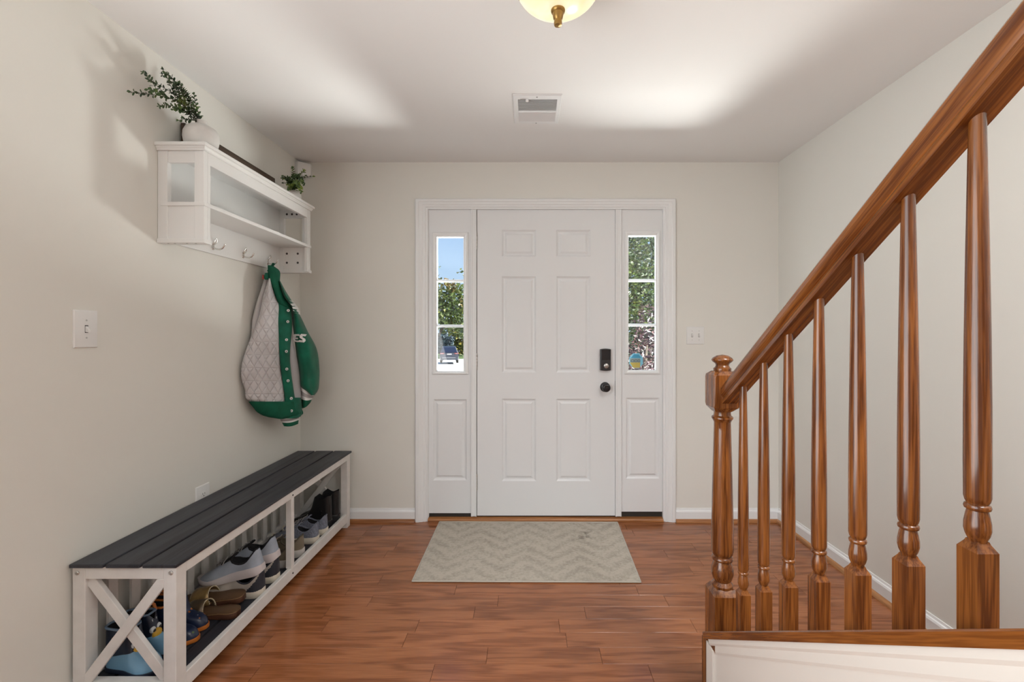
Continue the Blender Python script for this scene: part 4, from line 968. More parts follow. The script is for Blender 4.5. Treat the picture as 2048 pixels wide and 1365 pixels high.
# ---- sandals
M['gold'] = mat('gold_leather', (0.30, 0.195, 0.075), 0.38, metal=0.45, var=0.15, vscale=40)
M['bronze'] = mat('bronze_leather', (0.105, 0.072, 0.042), 0.42, metal=0.3)
M['tan'] = mat('tan_footbed', (0.12, 0.066, 0.033), 0.45)
M['welt'] = mat('tan_welt', (0.26, 0.15, 0.07), 0.5)
M['ssole'] = mat('brown_sole_layers', (0.085, 0.034, 0.017), 0.5, var=0.2, vscale=30)
M['stitch'] = mat('cream_stitch', (0.60, 0.52, 0.36), 0.7)
def sandal(label, x, y, z, yaw, pitch, strap, roll=0):
    t = thing('sandal', (x, y, z), label, 'shoe', 'gold slide sandals'); t.rotation_euler = (roll, pitch, yaw)
    L, W = 0.250, 0.088
    zb = lambda q: 0.016*max(0, 1-max(0, q-0.30)/0.10)*0 + 0.010*max(0, (q-0.75)/0.25)**2
    lift = lambda q: 0.012*max(0, 1-max(0, q-0.25)/0.35)
    sole_mesh(L, W, zb, lambda q: zb(q)+0.012+lift(q)).build('sole', M['ssole'], t, smooth=40)
    sole_mesh(L*0.995, W*0.985, lambda q: zb(q)+0.0115+lift(q), lambda q: zb(q)+0.0155+lift(q)).build('welt', M['welt'], t, smooth=40)
    fb = sole_mesh(L*0.985, W*0.94, lambda q: zb(q)+0.015+lift(q), lambda q: zb(q)+0.0185+lift(q)).build('footbed', M['tan'], t, smooth=40)
    m = MB(); rows = []; e0, e1 = [], []
    for q in (0.52, 0.58, 0.66, 0.74, 0.80):
        hw = plan(q, W)*1.0; h = 0.052-0.05*(q-0.52); row = []
        for k in range(15):
            a = PI*k/14
            row.append((L*(q+0.05*math.sin(a)-0.03), hw*1.05*math.cos(a), zb(q)+0.012+h*math.sin(a)**0.75))
        rows.append(row)
        if q == 0.52: e0 = row
        if q == 0.80: e1 = row
    m.loft(rows, False, False); o = m.build('strap', M[strap], t, smooth=60); s = o.modifiers.new('thick', 'SOLIDIFY'); s.thickness = 0.003; s.offset = 1
    ms = MB()
    for e in (e0, e1):
        pts = [Vector(p)+Vector((0, 0, 0.0015)) for p in e]
        for a, b in zip(pts[:-1], pts[1:]):
            for f in (0.0, 0.5):
                p = a.lerp(b, f+0.08); q2 = a.lerp(b, f+0.36); ms.tube([p, q2], 0.0023, 5)
    ms.build('whipstitch', M['stitch'], o, smooth=60)['kind'] = 'stuff'
    return t
sandal('dark bronze slide sandal with cream stitching, lower on the shelf', XH-0.016, 1.893, ZF, PI-0.03, 0, 'bronze')
sandal('gold slide sandal with whipstitched strap leaning against the blue-grey runner', XH-0.044, 1.978, ZF+0.020, PI+0.05, R(2), 'gold', R(-8))

# ---- rain boots
M['lblue'] = mat('light_blue_rubber', (0.20, 0.40, 0.58), 0.30)
M['nblue'] = mat('navy_rubber', (0.016, 0.024, 0.045), 0.35)
M['rimb'] = mat('blue_grey_rim', (0.13, 0.19, 0.27), 0.4)
M['yel'] = mat('yellow_rubber', (0.62, 0.36, 0.03), 0.35)
M['orange'] = mat('orange_rubber', (0.50, 0.15, 0.025), 0.4)
M['eyew'] = mat('white_rubber', (0.75, 0.78, 0.80), 0.4)
def speck():
    m = mat('printed_navy_rubber', (0.012, 0.02, 0.05), 0.3); t = m.node_tree; N = t.nodes.new; L = t.links.new; b = t.nodes['Principled BSDF']
    c = N('ShaderNodeTexCoord'); v = N('ShaderNodeTexVoronoi'); v.inputs['Scale'].default_value = 42; L(c.outputs['Object'], v.inputs[0])
    r = N('ShaderNodeValToRGB'); r.color_ramp.interpolation = 'CONSTANT'; r.color_ramp.elements[0].color = (1, 1, 1, 1); r.color_ramp.elements[1].position = 0.20; r.color_ramp.elements[1].color = (0, 0, 0, 1); L(v.outputs['Distance'], r.inputs[0])
    r2 = N('ShaderNodeValToRGB'); r2.color_ramp.interpolation = 'CONSTANT'; sp_ = N('ShaderNodeSeparateColor'); L(v.outputs['Color'], sp_.inputs[0]); L(sp_.outputs[0], r2.inputs[0])
    r2.color_ramp.elements[0].color = (0.012, 0.03, 0.09, 1); r2.color_ramp.elements[1].position = 0.35; r2.color_ramp.elements[1].color = (0.40, 0.12, 0.02, 1)
    e = r2.color_ramp.elements.new(0.6); e.color = (0.07, 0.11, 0.03, 1); e = r2.color_ramp.elements.new(0.85); e.color = (0.35, 0.35, 0.38, 1)
    mx = N('ShaderNodeMix'); mx.data_type = 'RGBA'; mx.inputs[6].default_value = (0.012, 0.02, 0.05, 1); L(r.outputs[0], mx.inputs[0]); L(r2.outputs[0], mx.inputs[7]); L(mx.outputs[2], b.inputs['Base Color'])
    return m
M['print'] = speck()
def rain_boot(label, group, x, y, yaw, L, W, H, foot, shaft, solem, rim, split, face=False, handles=False):
    t = thing('rain_boot', (x, y, ZF), label, 'boot', group); t.rotation_euler = (0, 0, yaw)
    zb = lambda q: 0.004*max(0, (q-0.8)/0.2)
    zt = lambda q: 0.016+zb(q)
    sole_mesh(L, W*1.04, zb, zt, 0.02).build('sole', M[solem], t, smooth=40)
    tab = [(0, 0.0, H), (0.02, W*0.26, H), (0.10, W*0.40, H), (0.25, W*0.46, H), (0.40, W*0.40, H), (0.50, W*0.26, H), (0.53, 0.0, H), (0.56, 0.0, H*0.70), (0.61, 0.0, H*0.52), (0.70, 0.0, H*0.43), (0.82, 0.0, H*0.38), (0.93, 0.0, H*0.30), (1.0, 0.0, H*0.18)]
    m = upper_mesh(L, W, zt, tab, pw=0.45, n=34, K=14)
    # split the skin into foot and shaft with a clean sloping seam
    import bmesh
    for nm, mt_, keep in (('foot', foot, 0), ('shaft', shaft, 1)):
        me = bpy.data.meshes.new(nm); me.from_pydata(m.v, [], m.f); bm = bmesh.new(); bm.from_mesh(me)
        bmesh.ops.recalc_face_normals(bm, faces=bm.faces)
        bmesh.ops.bisect_plane(bm, geom=bm.verts[:]+bm.edges[:]+bm.faces[:], plane_co=(L*0.55, 0, split*H), plane_no=Vector((-0.25, 0, 1)).normalized(), clear_outer=not keep, clear_inner=bool(keep))
        for f in bm.faces: f.smooth = True
        bm.to_mesh(me); bm.free(); me.materials.append(M[mt_])
        ob = bpy.data.objects.new(nm, me); COL.objects.link(ob); ob.parent = t
    lining_mesh(L, W, zt, tab).build('lining', M['lin'], t, smooth=60)
    rim_mesh(L, W, tab, 0.0042).build('rim', M[rim], t, smooth=60)
    if face:
        MB().sphere((L*0.585, -0.0, H*0.50), 0.012, 0.021, 0.020, 14, 8).build('beak_patch', M['yel'], t, smooth=60)
        for s in (1, -1):
            e = MB().sphere((L*0.56, s*0.0125, H*0.63), 0.009, 0.011, 0.012, 12, 8).build('eye', M['eyew'], t, smooth=60)
            MB().sphere((L*0.56+0.0065, s*0.0125, H*0.62), 0.005, 0.0065, 0.006, 10, 6).build('pupil', M['slot'], e, smooth=60)
            MB().tube([(L*0.545, s*0.007, H*0.70), (L*0.54, s*0.009, H*0.86)], 0.0018, 6).build('crest', M['eyew'], t, smooth=60)
        MB().prism([(L*0.24, H*0.66), (L*0.24+0.016, H*0.66), (L*0.24+0.008, H*0.86)], 'y', -W*0.49, -W*0.44).build('wing_mark', M['yel'], t)
    if handles:
        for s in (1, -1):
            MB().tube([(L*0.10, s*W*0.42, H-0.004), (L*0.12, s*W*0.46, H+0.018), (L*0.20, s*W*0.49, H+0.030), (L*0.28, s*W*0.49, H+0.030), (L*0.36, s*W*0.46, H+0.018), (L*0.38, s*W*0.42, H-0.004)], 0.0055, 8).build('handle', M[rim], t, smooth=60)
    return t
rain_boot('light blue child rain boot with bird face, nearest the bench X end', 'light blue rain boots', -1.478, 1.605, -0.16, 0.205, 0.080, 0.152, 'lblue', 'nblue', 'nblue', 'rimb', 0.50, face=True)
rain_boot('light blue child rain boot with bird face, behind its near twin', 'light blue rain boots', -1.484, 1.668, 0.0, 0.205, 0.060, 0.152, 'lblue', 'nblue', 'nblue', 'rimb', 0.50, face=True)
rain_boot('printed navy child rain boot with orange sole, nearer of the pair', 'navy printed rain boots', -1.484, 1.737, 0.0, 0.222, 0.072, 0.142, 'print', 'print', 'orange', 'orange', 0.45, handles=True)
rain_boot('printed navy child rain boot with orange handles beside the sandals', 'navy printed rain boots', -1.484, 1.812, 0.0, 0.205, 0.070, 0.150, 'print', 'print', 'orange', 'orange', 0.45, handles=True)

# ================================================================== SMALL FITTINGS
sw = thing('light_switch', (XL, 1.562, 1.240), 'white single toggle light switch plate on the left wall', 'light switch')
def plate_left(y0, y1, z0, z1, parent):
    rs = []
    for ins, x in ((0, 0.0), (0.0, 0.003), (0.0025, 0.006), (0.004, 0.0065)): rs.append([(XL+x, y0+ins, z0+ins), (XL+x, y1-ins, z0+ins), (XL+x, y1-ins, z1-ins), (XL+x, y0+ins, z1-ins)])
    return MB().loft(rs, True, True).build('plate', M['plate'], parent, smooth=30, off=parent.location)
pc = 1.562; za, zb_ = 1.196, 1.324
plate_left(1.520, 1.604, za, zb_, sw); sw.location.z = za
for c in sw.children: c.location.z = 0
for c in sw.children:
    for v in c.data.vertices: v.co.z = v.co.z + 1.240 - za
zc = (za+zb_)/2
MB().box(XL+0.0055, XL+0.0068, pc-0.006, pc+0.006, zc-0.013, zc+0.013).build('slot', M['slot'], sw, off=sw.location)
MB().hexa([(XL+0.006,pc-0.005,zc-0.010),(XL+0.006,pc+0.005,zc-0.010),(XL+0.006,pc+0.005,zc+0.011),(XL+0.006,pc-0.005,zc+0.011),(XL+0.018,pc-0.004,zc-0.012),(XL+0.018,pc+0.004,zc-0.012),(XL+0.017,pc+0.004,zc-0.004),(XL+0.017,pc-0.004,zc-0.004)]).build('toggle', M['plate'], sw, bevel=0.001, off=sw.location)
for z in (zc-0.030, zc+0.030): MB().lathe([(0.0032, XL+0.006), (0.0028, XL+0.0076), (0, XL+0.0078)], (0, pc, z), 12, 'x').build('screw', M['nickel'], sw, smooth=40, off=sw.location)

ol = thing('power_outlet', (XL, 2.122, 0.413), 'white power outlet low on wall just above the bench seat', 'outlet')
plate_left(2.079, 2.166, 0.413, 0.541, ol)
for z in (0.455, 0.499):
    rc = MB().lathe([(0.0165, XL+0.006), (0.0165, XL+0.0078), (0.015, XL+0.0084), (0, XL+0.0084)], (0, 2.1225, z), 20, 'x').build('socket', M['plate'], ol, smooth=40, off=ol.location)
    m = MB(); m.box(XL+0.0080, XL+0.0088, 2.1225-0.0075, 2.1225-0.0055, z-0.002, z+0.006); m.box(XL+0.0080, XL+0.0088, 2.1225+0.0055, 2.1225+0.0075, z-0.002, z+0.006); m.lathe([(0.0026, XL+0.008), (0.0026, XL+0.0088), (0, XL+0.0088)], (0, 2.1225, z-0.008), 10, 'x')
    m.build('slots', M['slot'], rc, off=ol.location)
ds = thing('double_light_switch', (bw(1390.5, YB), YB, bz(689, YB)), 'white double toggle light switch right of the front door', 'light switch')
x0, x1, z0, z1 = bw(1373, YB), bw(1408, YB), bz(689, YB), bz(654, YB)
rs = []
for ins, y in ((0, 0.0), (0.0, 0.003), (0.0025, 0.006), (0.004, 0.0065)): rs.append([(x0+ins, YB-y, z0+ins), (x1-ins, YB-y, z0+ins), (x1-ins, YB-y, z1-ins), (x0+ins, YB-y, z1-ins)])
MB().loft(rs, True, True).build('plate', M['plate'], ds, smooth=30, off=ds.location)
for k in (-1, 1):
    cx, cz = (x0+x1)/2+k*0.023, (z0+z1)/2
    MB().box(cx-0.006, cx+0.006, YB-0.0068, YB-0.0055, cz-0.012, cz+0.012).build('slot', M['ventin'], ds, off=ds.location)
    MB().hexa([(cx-0.004,YB-0.006,cz-0.010),(cx+0.004,YB-0.006,cz-0.010),(cx+0.004,YB-0.006,cz+0.010),(cx-0.004,YB-0.006,cz+0.010),(cx-0.0035,YB-0.017,cz+0.002),(cx+0.0035,YB-0.017,cz+0.002),(cx+0.0035,YB-0.018,cz+0.010),(cx-0.0035,YB-0.018,cz+0.010)]).build('toggle', M['plate'], ds, off=ds.location)
    for z in (cz-0.030, cz+0.030): MB().lathe([(0.003, YB-0.006), (0.0026, YB-0.0076), (0, YB-0.0078)], (cx, 0, z), 10, 'y').build('screw', M['nickel'], ds, off=ds.location)

# ---- ceiling vent
vx0, vx1, vy0, vy1 = -0.078, 0.159, 2.175, 2.470
vt = thing('ceiling_vent', ((vx0+vx1)/2, (vy0+vy1)/2, ZC), 'white louvred air vent in the ceiling before the door', 'vent'); VO = vt.location
ix0, ix1, iy0, iy1 = vx0+0.024, vx1-0.021, vy0+0.040, vy1-0.028
rs = []
for t, z in ((0, 0), (0, -0.003), (0.15, -0.007), (0.75, -0.008), (1.0, -0.006), (1.0, 0.0)):
    rs.append([(vx0+(ix0-vx0)*t, vy0+(iy0-vy0)*t, ZC+z), (vx1-(vx1-ix1)*t, vy0+(iy0-vy0)*t, ZC+z), (vx1-(vx1-ix1)*t, vy1-(vy1-iy1)*t, ZC+z), (vx0+(ix0-vx0)*t, vy1-(vy1-iy1)*t, ZC+z)])
MB().loft(rs, True, False).build('frame', M['trim'], vt, smooth=25, off=VO)
MB().box(ix0, ix1, iy0, iy1, ZC-0.0012, ZC-0.0002).build('backing', M['ventin'], vt, off=VO)
ym = (iy0+iy1)/2+0.004
MB().box(ix0, ix1, ym-0.006, ym+0.006, ZC-0.009, ZC-0.001).build('divider', M['trim'], vt, off=VO)
for (a, b, s) in ((iy0, ym-0.006, -1), (ym+0.006, iy1, 1)):
    n = 13; p = (b-a)/n
    for k in range(n):
        y = a+p*(k+0.5)
        MB().bar((ix0, y, ZC-0.0045), (ix1, y, ZC-0.0045), 0.0075, 0.001, (0, 0.8*s, 0.75)).build('louvre', M['trim'], vt, off=VO)
MB().box(ix0+0.012, ix0+0.045, iy0-0.006, iy0-0.002, ZC-0.0105, ZC-0.007).build('damper_slot', M['ventin'], vt, off=VO)
MB().box(ix0+0.038, ix0+0.052, iy0-0.008, iy0+0.004, ZC-0.018, ZC-0.006).build('damper_lever', M['trim'], vt, bevel=0.002, off=VO)
for y in (vy0+0.016, vy1-0.012): MB().lathe([(0.004, ZC-0.007), (0.003, ZC-0.0095), (0, ZC-0.010)], ((vx0+vx1)/2-0.002, y, 0), 10).build('screw', M['ventin'], vt, smooth=40, off=VO)

# ---- ceiling light
LX, LY = 0.0906, 1.4216
cl = thing('ceiling_light', (LX, LY, ZC), 'flush ceiling light with glowing cream glass bowl and brass finial', 'ceiling light')
m = MB().lathe([(0.0, 0.0), (0.128, 0.0), (0.130, -0.010), (0.118, -0.020), (0.123, -0.026), (0.143, -0.040), (0.147, -0.050), (0.143, -0.056), (0.132, -0.056), (0.128, -0.050), (0.0, -0.030)], (0,0,0), 48, 'z', False)
m.build('pan', M['brass'], cl, smooth=40)
def bowl_mat():
    m = mat('alabaster_glass', (0.80, 0.73, 0.52), 0.25); t = m.node_tree; N = t.nodes.new; L = t.links.new; b = t.nodes['Principled BSDF']
    c = N('ShaderNodeTexCoord'); n = N('ShaderNodeTexNoise'); n.inputs['Scale'].default_value = 9; n.inputs['Detail'].default_value = 4; n.inputs['Distortion'].default_value = 1.2; L(c.outputs['Object'], n.inputs[0])
    r = N('ShaderNodeValToRGB'); r.color_ramp.elements[0].color = (0.95, 0.80, 0.42, 1); r.color_ramp.elements[1].color = (1.0, 0.93, 0.68, 1); r.color_ramp.elements[0].position = 0.35; r.color_ramp.elements[1].position = 0.65
    L(n.outputs['Fac'], r.inputs[0]); L(r.outputs[0], b.inputs['Emission Color']); b.inputs['Emission Strength'].default_value = 0.52
    return m
bp_ = [(0.136, -0.050)] + [(0.136*math.cos(a), -0.050-0.090*math.sin(a)) for a in [PI/2*k/14 for k in range(1, 14)]] + [(0.012, -0.140), (0.012, -0.134)] + [(0.130*math.cos(a), -0.050-0.084*math.sin(a)) for a in [PI/2*k/14 for k in range(13, -1, -1)]]
MB().lathe(bp_, (0,0,0), 48, 'z', False).build('glass_bowl', bowl_mat(), cl, smooth=60)
fin = MB().lathe([(0.0, -0.128), (0.021, -0.136), (0.0225, -0.141), (0.021, -0.146), (0.017, -0.149), (0.0165, -0.156), (0.0145, -0.166), (0.0115, -0.171), (0.0125, -0.175), (0.0130, -0.181), (0.0115, -0.187), (0.0, -0.190)], (0,0,0), 28, 'z', False).build('finial', M['brass'], cl, smooth=40)

# ---- rug
def rug_mat():
    m = mat('beige_chevron_rug', (0.42, 0.37, 0.31), 0.95, spec=0.05); t = m.node_tree; N = t.nodes.new; L = t.links.new; b = t.nodes['Principled BSDF']
    c = N('ShaderNodeTexCoord'); s = N('ShaderNodeSeparateXYZ'); L(c.outputs['Object'], s.inputs[0])
    nz = N('ShaderNodeTexNoise'); nz.inputs['Scale'].default_value = 11; nz.inputs['Detail'].default_value = 5; L(c.outputs['Object'], nz.inputs[0])
    def mth(op, a, b_, c_=None):
        q = N('ShaderNodeMath'); q.operation = op
        for i, v in enumerate((a, b_, c_)):
            if v is None: continue
            if isinstance(v, (int, float)): q.inputs[i].default_value = v
            else: L(v, q.inputs[i])
        return q.outputs[0]
    pp = mth('PINGPONG', s.outputs[0], 0.145)                      # zig-zag in x
    v = mth('ADD', mth('MULTIPLY', pp, 0.95), s.outputs[1])
    v = mth('ADD', v, mth('MULTIPLY', nz.outputs['Fac'], 0.05))
    st = mth('SINE', mth('MULTIPLY', v, 2*PI/0.115), 0)
    fine = N('ShaderNodeTexNoise'); fine.inputs['Scale'].default_value = 70; fine.inputs['Detail'].default_value = 4; L(c.outputs['Object'], fine.inputs[0])
    patchn = N('ShaderNodeTexNoise'); patchn.inputs['Scale'].default_value = 4.5; L(c.outputs['Object'], patchn.inputs[0])
    f = mth('MULTIPLY', mth('ADD', mth('MULTIPLY', st, 0.20), 0.26), mth('MULTIPLY', patchn.outputs['Fac'], 1.5))
    f = mth('ADD', f, mth('MULTIPLY', mth('SUBTRACT', fine.outputs['Fac'], 0.5), 1.5))
    mx = N('ShaderNodeMix'); mx.data_type = 'RGBA'; mx.clamp_factor = True; mx.inputs[6].default_value = (0.50, 0.455, 0.385, 1); mx.inputs[7].default_value = (0.27, 0.235, 0.195, 1); L(f, mx.inputs[0])
    # dark smudge
    d1 = N('ShaderNodeVectorMath'); d1.operation = 'DISTANCE'; d1.inputs[1].default_value = (0.345, 0.165, 0.006); L(c.outputs['Object'], d1.inputs[0])
    sm = N('ShaderNodeMapRange'); sm.inputs[1].default_value = 0.12; sm.inputs[2].default_value = 0.0; L(d1.outputs['Value'], sm.inputs[0])
    n4 = N('ShaderNodeTexNoise'); n4.inputs['Scale'].default_value = 26; n4.inputs['Detail'].default_value = 3; L(c.outputs['Object'], n4.inputs[0])
    n4r = N('ShaderNodeMapRange'); n4r.inputs[1].default_value = 0.48; n4r.inputs[2].default_value = 0.68; L(n4.outputs['Fac'], n4r.inputs[0])
    sf = mth('MULTIPLY', mth('MULTIPLY', sm.outputs[0], n4r.outputs[0]), 0.9)
    m2 = N('ShaderNodeMix'); m2.data_type = 'RGBA'; m2.clamp_factor = True; L(sf, m2.inputs[0]); L(mx.outputs[2], m2.inputs[6]); m2.inputs[7].default_value = (0.10, 0.085, 0.07, 1)
    L(m2.outputs[2], b.inputs['Base Color'])
    bp = N('ShaderNodeBump'); bp.inputs['Strength'].default_value = 0.5; bp.inputs['Distance'].default_value = 0.003; L(fine.outputs['Fac'], bp.inputs['Height']); L(bp.outputs[0], b.inputs['Normal'])
    return m
c4 = [(-0.586, 2.283), (0.559, 2.274), (0.583, 3.004), (-0.592, 3.012)]
rcx, rcy = -0.01, 2.64
m = MB(); n, k_ = 30, 20; rndr = random.Random(2)
def rp_(u, v):
    a = Vector(c4[0]).lerp(Vector(c4[1]), u); b = Vector(c4[3]).lerp(Vector(c4[2]), u); q = a.lerp(b, v); return q.x-rcx, q.y-rcy
for side in (1, 0):
    for j in range(k_+1):
        for i in range(n+1):
            x, y = rp_(i/n, j/k_); e = min(i, n-i, j, k_-j)
            m.v.append((x, y, (0.0062 if e > 0 else 0.0045) + (0.0008*math.sin(i*0.9)*math.sin(j*0.7)) if side else 0.0005))
S = (n+1)*(k_+1)
for j in range(k_):
    for i in range(n):
        a = j*(n+1)+i; q = (a, a+1, a+n+2, a+n+1); m.f.append(q); m.f.append(tuple(S+t for t in q[::-1]))
ed = [i for i in range(n+1)] + [j*(n+1)+n for j in range(1, k_+1)] + [k_*(n+1)+i for i in range(n-1, -1, -1)] + [j*(n+1) for j in range(k_-1, 0, -1)]
for a, b in zip(ed, ed[1:]+ed[:1]): m.f.append((a, b, S+b, S+a))
rug = m.build('rug', rug_mat(), smooth=60); rug.location = (rcx, rcy, 0); tag(rug, 'beige chevron entry rug on the floor before the door', 'rug')
pts = [(*rp_(u, v), 0.005) for u, v in ((0,0),(1,0),(1,1),(0,1),(0,0))]
M['bind'] = mat('rug_binding', (0.50, 0.465, 0.40), 0.9, spec=0.05)
mb_ = MB()
for a, b in zip(pts[:-1], pts[1:]): mb_.tube([a, b], 0.0035, 6)
mb_.build('binding', M['bind'], rug, smooth=60)

# ================================================================== OUTSIDE
M['conc'] = mat('sunlit_concrete', (0.58, 0.575, 0.56), 0.9, var=0.05, vscale=2)
M['grass'] = mat('grass', (0.05, 0.085, 0.02), 0.95, var=0.3, vscale=1)
po = MB().box(-4.0, 6.0, YB+0.16, 6.2, -0.30, -0.04)
tag(po.build('porch', M['conc']), 'pale concrete porch just outside the front door', 'porch', kind='structure')
dr = MB(); dr.add([(-26, 6.2, -0.30), (6.0, 6.2, -0.30), (10, 46, -1.62), (-34, 46, -1.62), (12, 58, -1.72), (-40, 58, -1.72)], [(0, 1, 2, 3), (3, 2, 4, 5)])
dr.add([(-26, 6.2, -0.50), (6.0, 6.2, -0.50), (10, 46, -1.82), (-34, 46, -1.82), (12, 58, -1.92), (-40, 58, -1.92)], [(3, 2, 1, 0), (5, 4, 2, 3)])
tag(dr.build('driveway', M['conc']), 'bright sunlit driveway sloping away from the house', 'driveway', kind='structure')
gr = MB(); gr.box(-120, 120, 58, 140, -2.2, -1.70); gr.box(6.0, 60, 3.3, 58, -2.2, -0.34); 
tag(gr.build('lawn', M['grass']), 'green lawn beyond the driveway', 'lawn', kind='structure')

# ---- parked car seen from behind
CD = 45.0; ccx = (898.5-CX)/F*CD; cz0 = EYE-(728-CY)/F*CD+0.02
M['carp'] = mat('car_dark_paint', (0.020, 0.025, 0.045), 0.25, spec=0.5, coat=0.6); M['carg'] = mat('car_glass', (0.012, 0.018, 0.040), 0.12); M['tail'] = mat('tail_light', (0.25, 0.03, 0.03), 0.3); M['tyre'] = mat('tyre', (0.01, 0.01, 0.01), 0.8); M['bright'] = mat('bright_trim', (0.6, 0.6, 0.62), 0.25, 0.6)
car = thing('parked_car', (ccx, CD, cz0), 'dark blue sport utility car parked on the driveway, seen from behind', 'car', rz=0.172)
def ringx(y, zs): return [(x*s, y, z) for s, seq in ((1, zs), (-1, zs[::-1])) for x, z in seq]
sec = [(0.62, 0.32), (0.88, 0.36), (0.94, 0.60), (0.94, 0.90), (0.90, 1.05)]
body = MB(); body.loft([ringx(-0.05, [(x*0.93, z) for x, z in sec]), ringx(0.08, [(x*0.99, z) for x, z in sec]), ringx(1.0, sec), ringx(3.4, sec), ringx(4.4, [(x*0.96, z*0.9) for x, z in sec]), ringx(4.6, [(x*0.86, z*0.82) for x, z in sec])])
body.build('body', M['carp'], car, smooth=40)
cab = MB(); cab.loft([[(x, y, z) for x, y, z in ((-0.90, 0.05, 1.03), (0.90, 0.05, 1.03), (0.90, 3.5, 1.03), (-0.90, 3.5, 1.03))], [(-0.66, 0.38, 1.62), (0.66, 0.38, 1.62), (0.66, 2.6, 1.62), (-0.66, 2.6, 1.62)], [(-0.60, 0.50, 1.68), (0.60, 0.50, 1.68), (0.60, 2.5, 1.68), (-0.60, 2.5, 1.68)]])
cab.build('cabin', M['carp'], car, bevel=0.05)
MB().hexa([(-0.76, 0.06, 1.09), (0.76, 0.06, 1.09), (0.76, 0.14, 1.09), (-0.76, 0.14, 1.09), (-0.60, 0.30, 1.56), (0.60, 0.30, 1.56), (0.60, 0.38, 1.56), (-0.60, 0.38, 1.56)]).build('rear_window', M['carg'], car, bevel=0.01)
for s in (1, -1):
    MB().box(min(s*0.52, s*0.90), max(s*0.52, s*0.90), -0.075, 0.10, 0.93, 1.04).build('tail_light', M['tail'], car, bevel=0.02)
    MB().box(min(s*0.60, s*0.84), max(s*0.60, s*0.84), -0.085, 0.10, 0.965, 0.995).build('tail_light_strip', M['bright'], car, bevel=0.005)
    MB().lathe([(0.0, -0.11), (0.36, -0.11), (0.37, 0.0), (0.36, 0.11), (0.0, 0.11)], (s*0.80, 0.75, 0.37), 24, 'x').build('wheel', M['tyre'], car, smooth=40)
    MB().lathe([(0.0, -0.11), (0.36, -0.11), (0.37, 0.0), (0.36, 0.11), (0.0, 0.11)], (s*0.80, 3.55, 0.37), 24, 'x').build('wheel', M['tyre'], car, smooth=40)
    MB().box(min(s*0.93, s*1.10), max(s*0.93, s*1.10), 2.5, 2.62, 1.08, 1.22).build('mirror', M['carp'], car, bevel=0.03)
MB().box(-0.22, 0.24, -0.07, -0.045, 0.88, 0.98).build('number_plate', M['bright'], car)
MB().box(-0.55, 0.60, -0.09, 0.0, 0.32, 0.37).build('bumper_trim', M['bright'], car, bevel=0.01)
MB().box(-0.70, 0.62, -0.085, 0.0, 0.55, 0.58).build('bumper_line', M['bright'], car, bevel=0.005)

# ---- trees and shrubs
def foliage(mb, c, r, n, L, rnd, shell=0.5, droop=0.3):
    c = Vector(c)
    for _ in range(n):
        d = Vector((rnd.gauss(0, 1), rnd.gauss(0, 1), rnd.gauss(0, 1))).normalized(); q = (shell + (1-shell)*rnd.random()) if rnd.random() < 0.75 else rnd.random()
        p = c + Vector((d.x*r[0]*q, d.y*r[1]*q, d.z*r[2]*q))
        a = Vector((rnd.gauss(0, 1), rnd.gauss(0, 1), rnd.gauss(0, 0.6)-droop)).normalized(); s = a.cross(Vector((rnd.gauss(0, 1), rnd.gauss(0, 1), rnd.gauss(0, 1)))).normalized()
        l = L*rnd.uniform(0.6, 1.3); k = a.cross(s)*l*0.10
        mb.add([p, p+a*l*0.45+s*l*0.27+k, p+a*l, p+a*l*0.45-s*l*0.27+k], [(0, 1, 2, 3)])
def tree(name, loc, label, cat_, trunk, blobs, L, n, lm, seed, group=None):
    rnd = random.Random(seed); t = thing(name, loc, label, cat_, group)
    m = MB()
    for pts, r in trunk: m.tube(pts, r, 8)
    m.build('trunk', M['bark'], t, smooth=60)
    ml = MB(); tot = sum(b[1][0]*b[1][1]*b[1][2] for b in blobs)
    for c, r in blobs: foliage(ml, c, r, int(n*(r[0]*r[1]*r[2])/tot), L, rnd)
    o = ml.build('foliage', lm, t); o['kind'] = 'stuff'
    return t
M['bark'] = mat('bark', (0.05, 0.04, 0.03), 0.9)
M['leafa'] = leafmat('maple_leaf', (0.030, 0.055, 0.012), (0.085, 0.12, 0.022), (0.16, 0.10, 0.03), 1.6)
M['leafg'] = leafmat('green_leaf', (0.009, 0.020, 0.007), (0.026, 0.050, 0.009), (0.085, 0.105, 0.02), 2.5, 0.35)
M['leafr'] = leafmat('burgundy_leaf', (0.007, 0.006, 0.008), (0.018, 0.009, 0.011), (0.035, 0.018, 0.017), 4, 0.28)
M['leafd'] = leafmat('dark_green_leaf', (0.005, 0.011, 0.006), (0.010, 0.022, 0.010), (0.024, 0.038, 0.015), 4, 0.4)
M['spruce'] = leafmat('blue_spruce', (0.012, 0.028, 0.040), (0.025, 0.050, 0.065), (0.05, 0.085, 0.10), 1.5, 0.6)
M['leafy'] = leafmat('yellow_leaf', (0.05, 0.07, 0.015), (0.13, 0.13, 0.02), (0.24, 0.14, 0.02), 1.2)
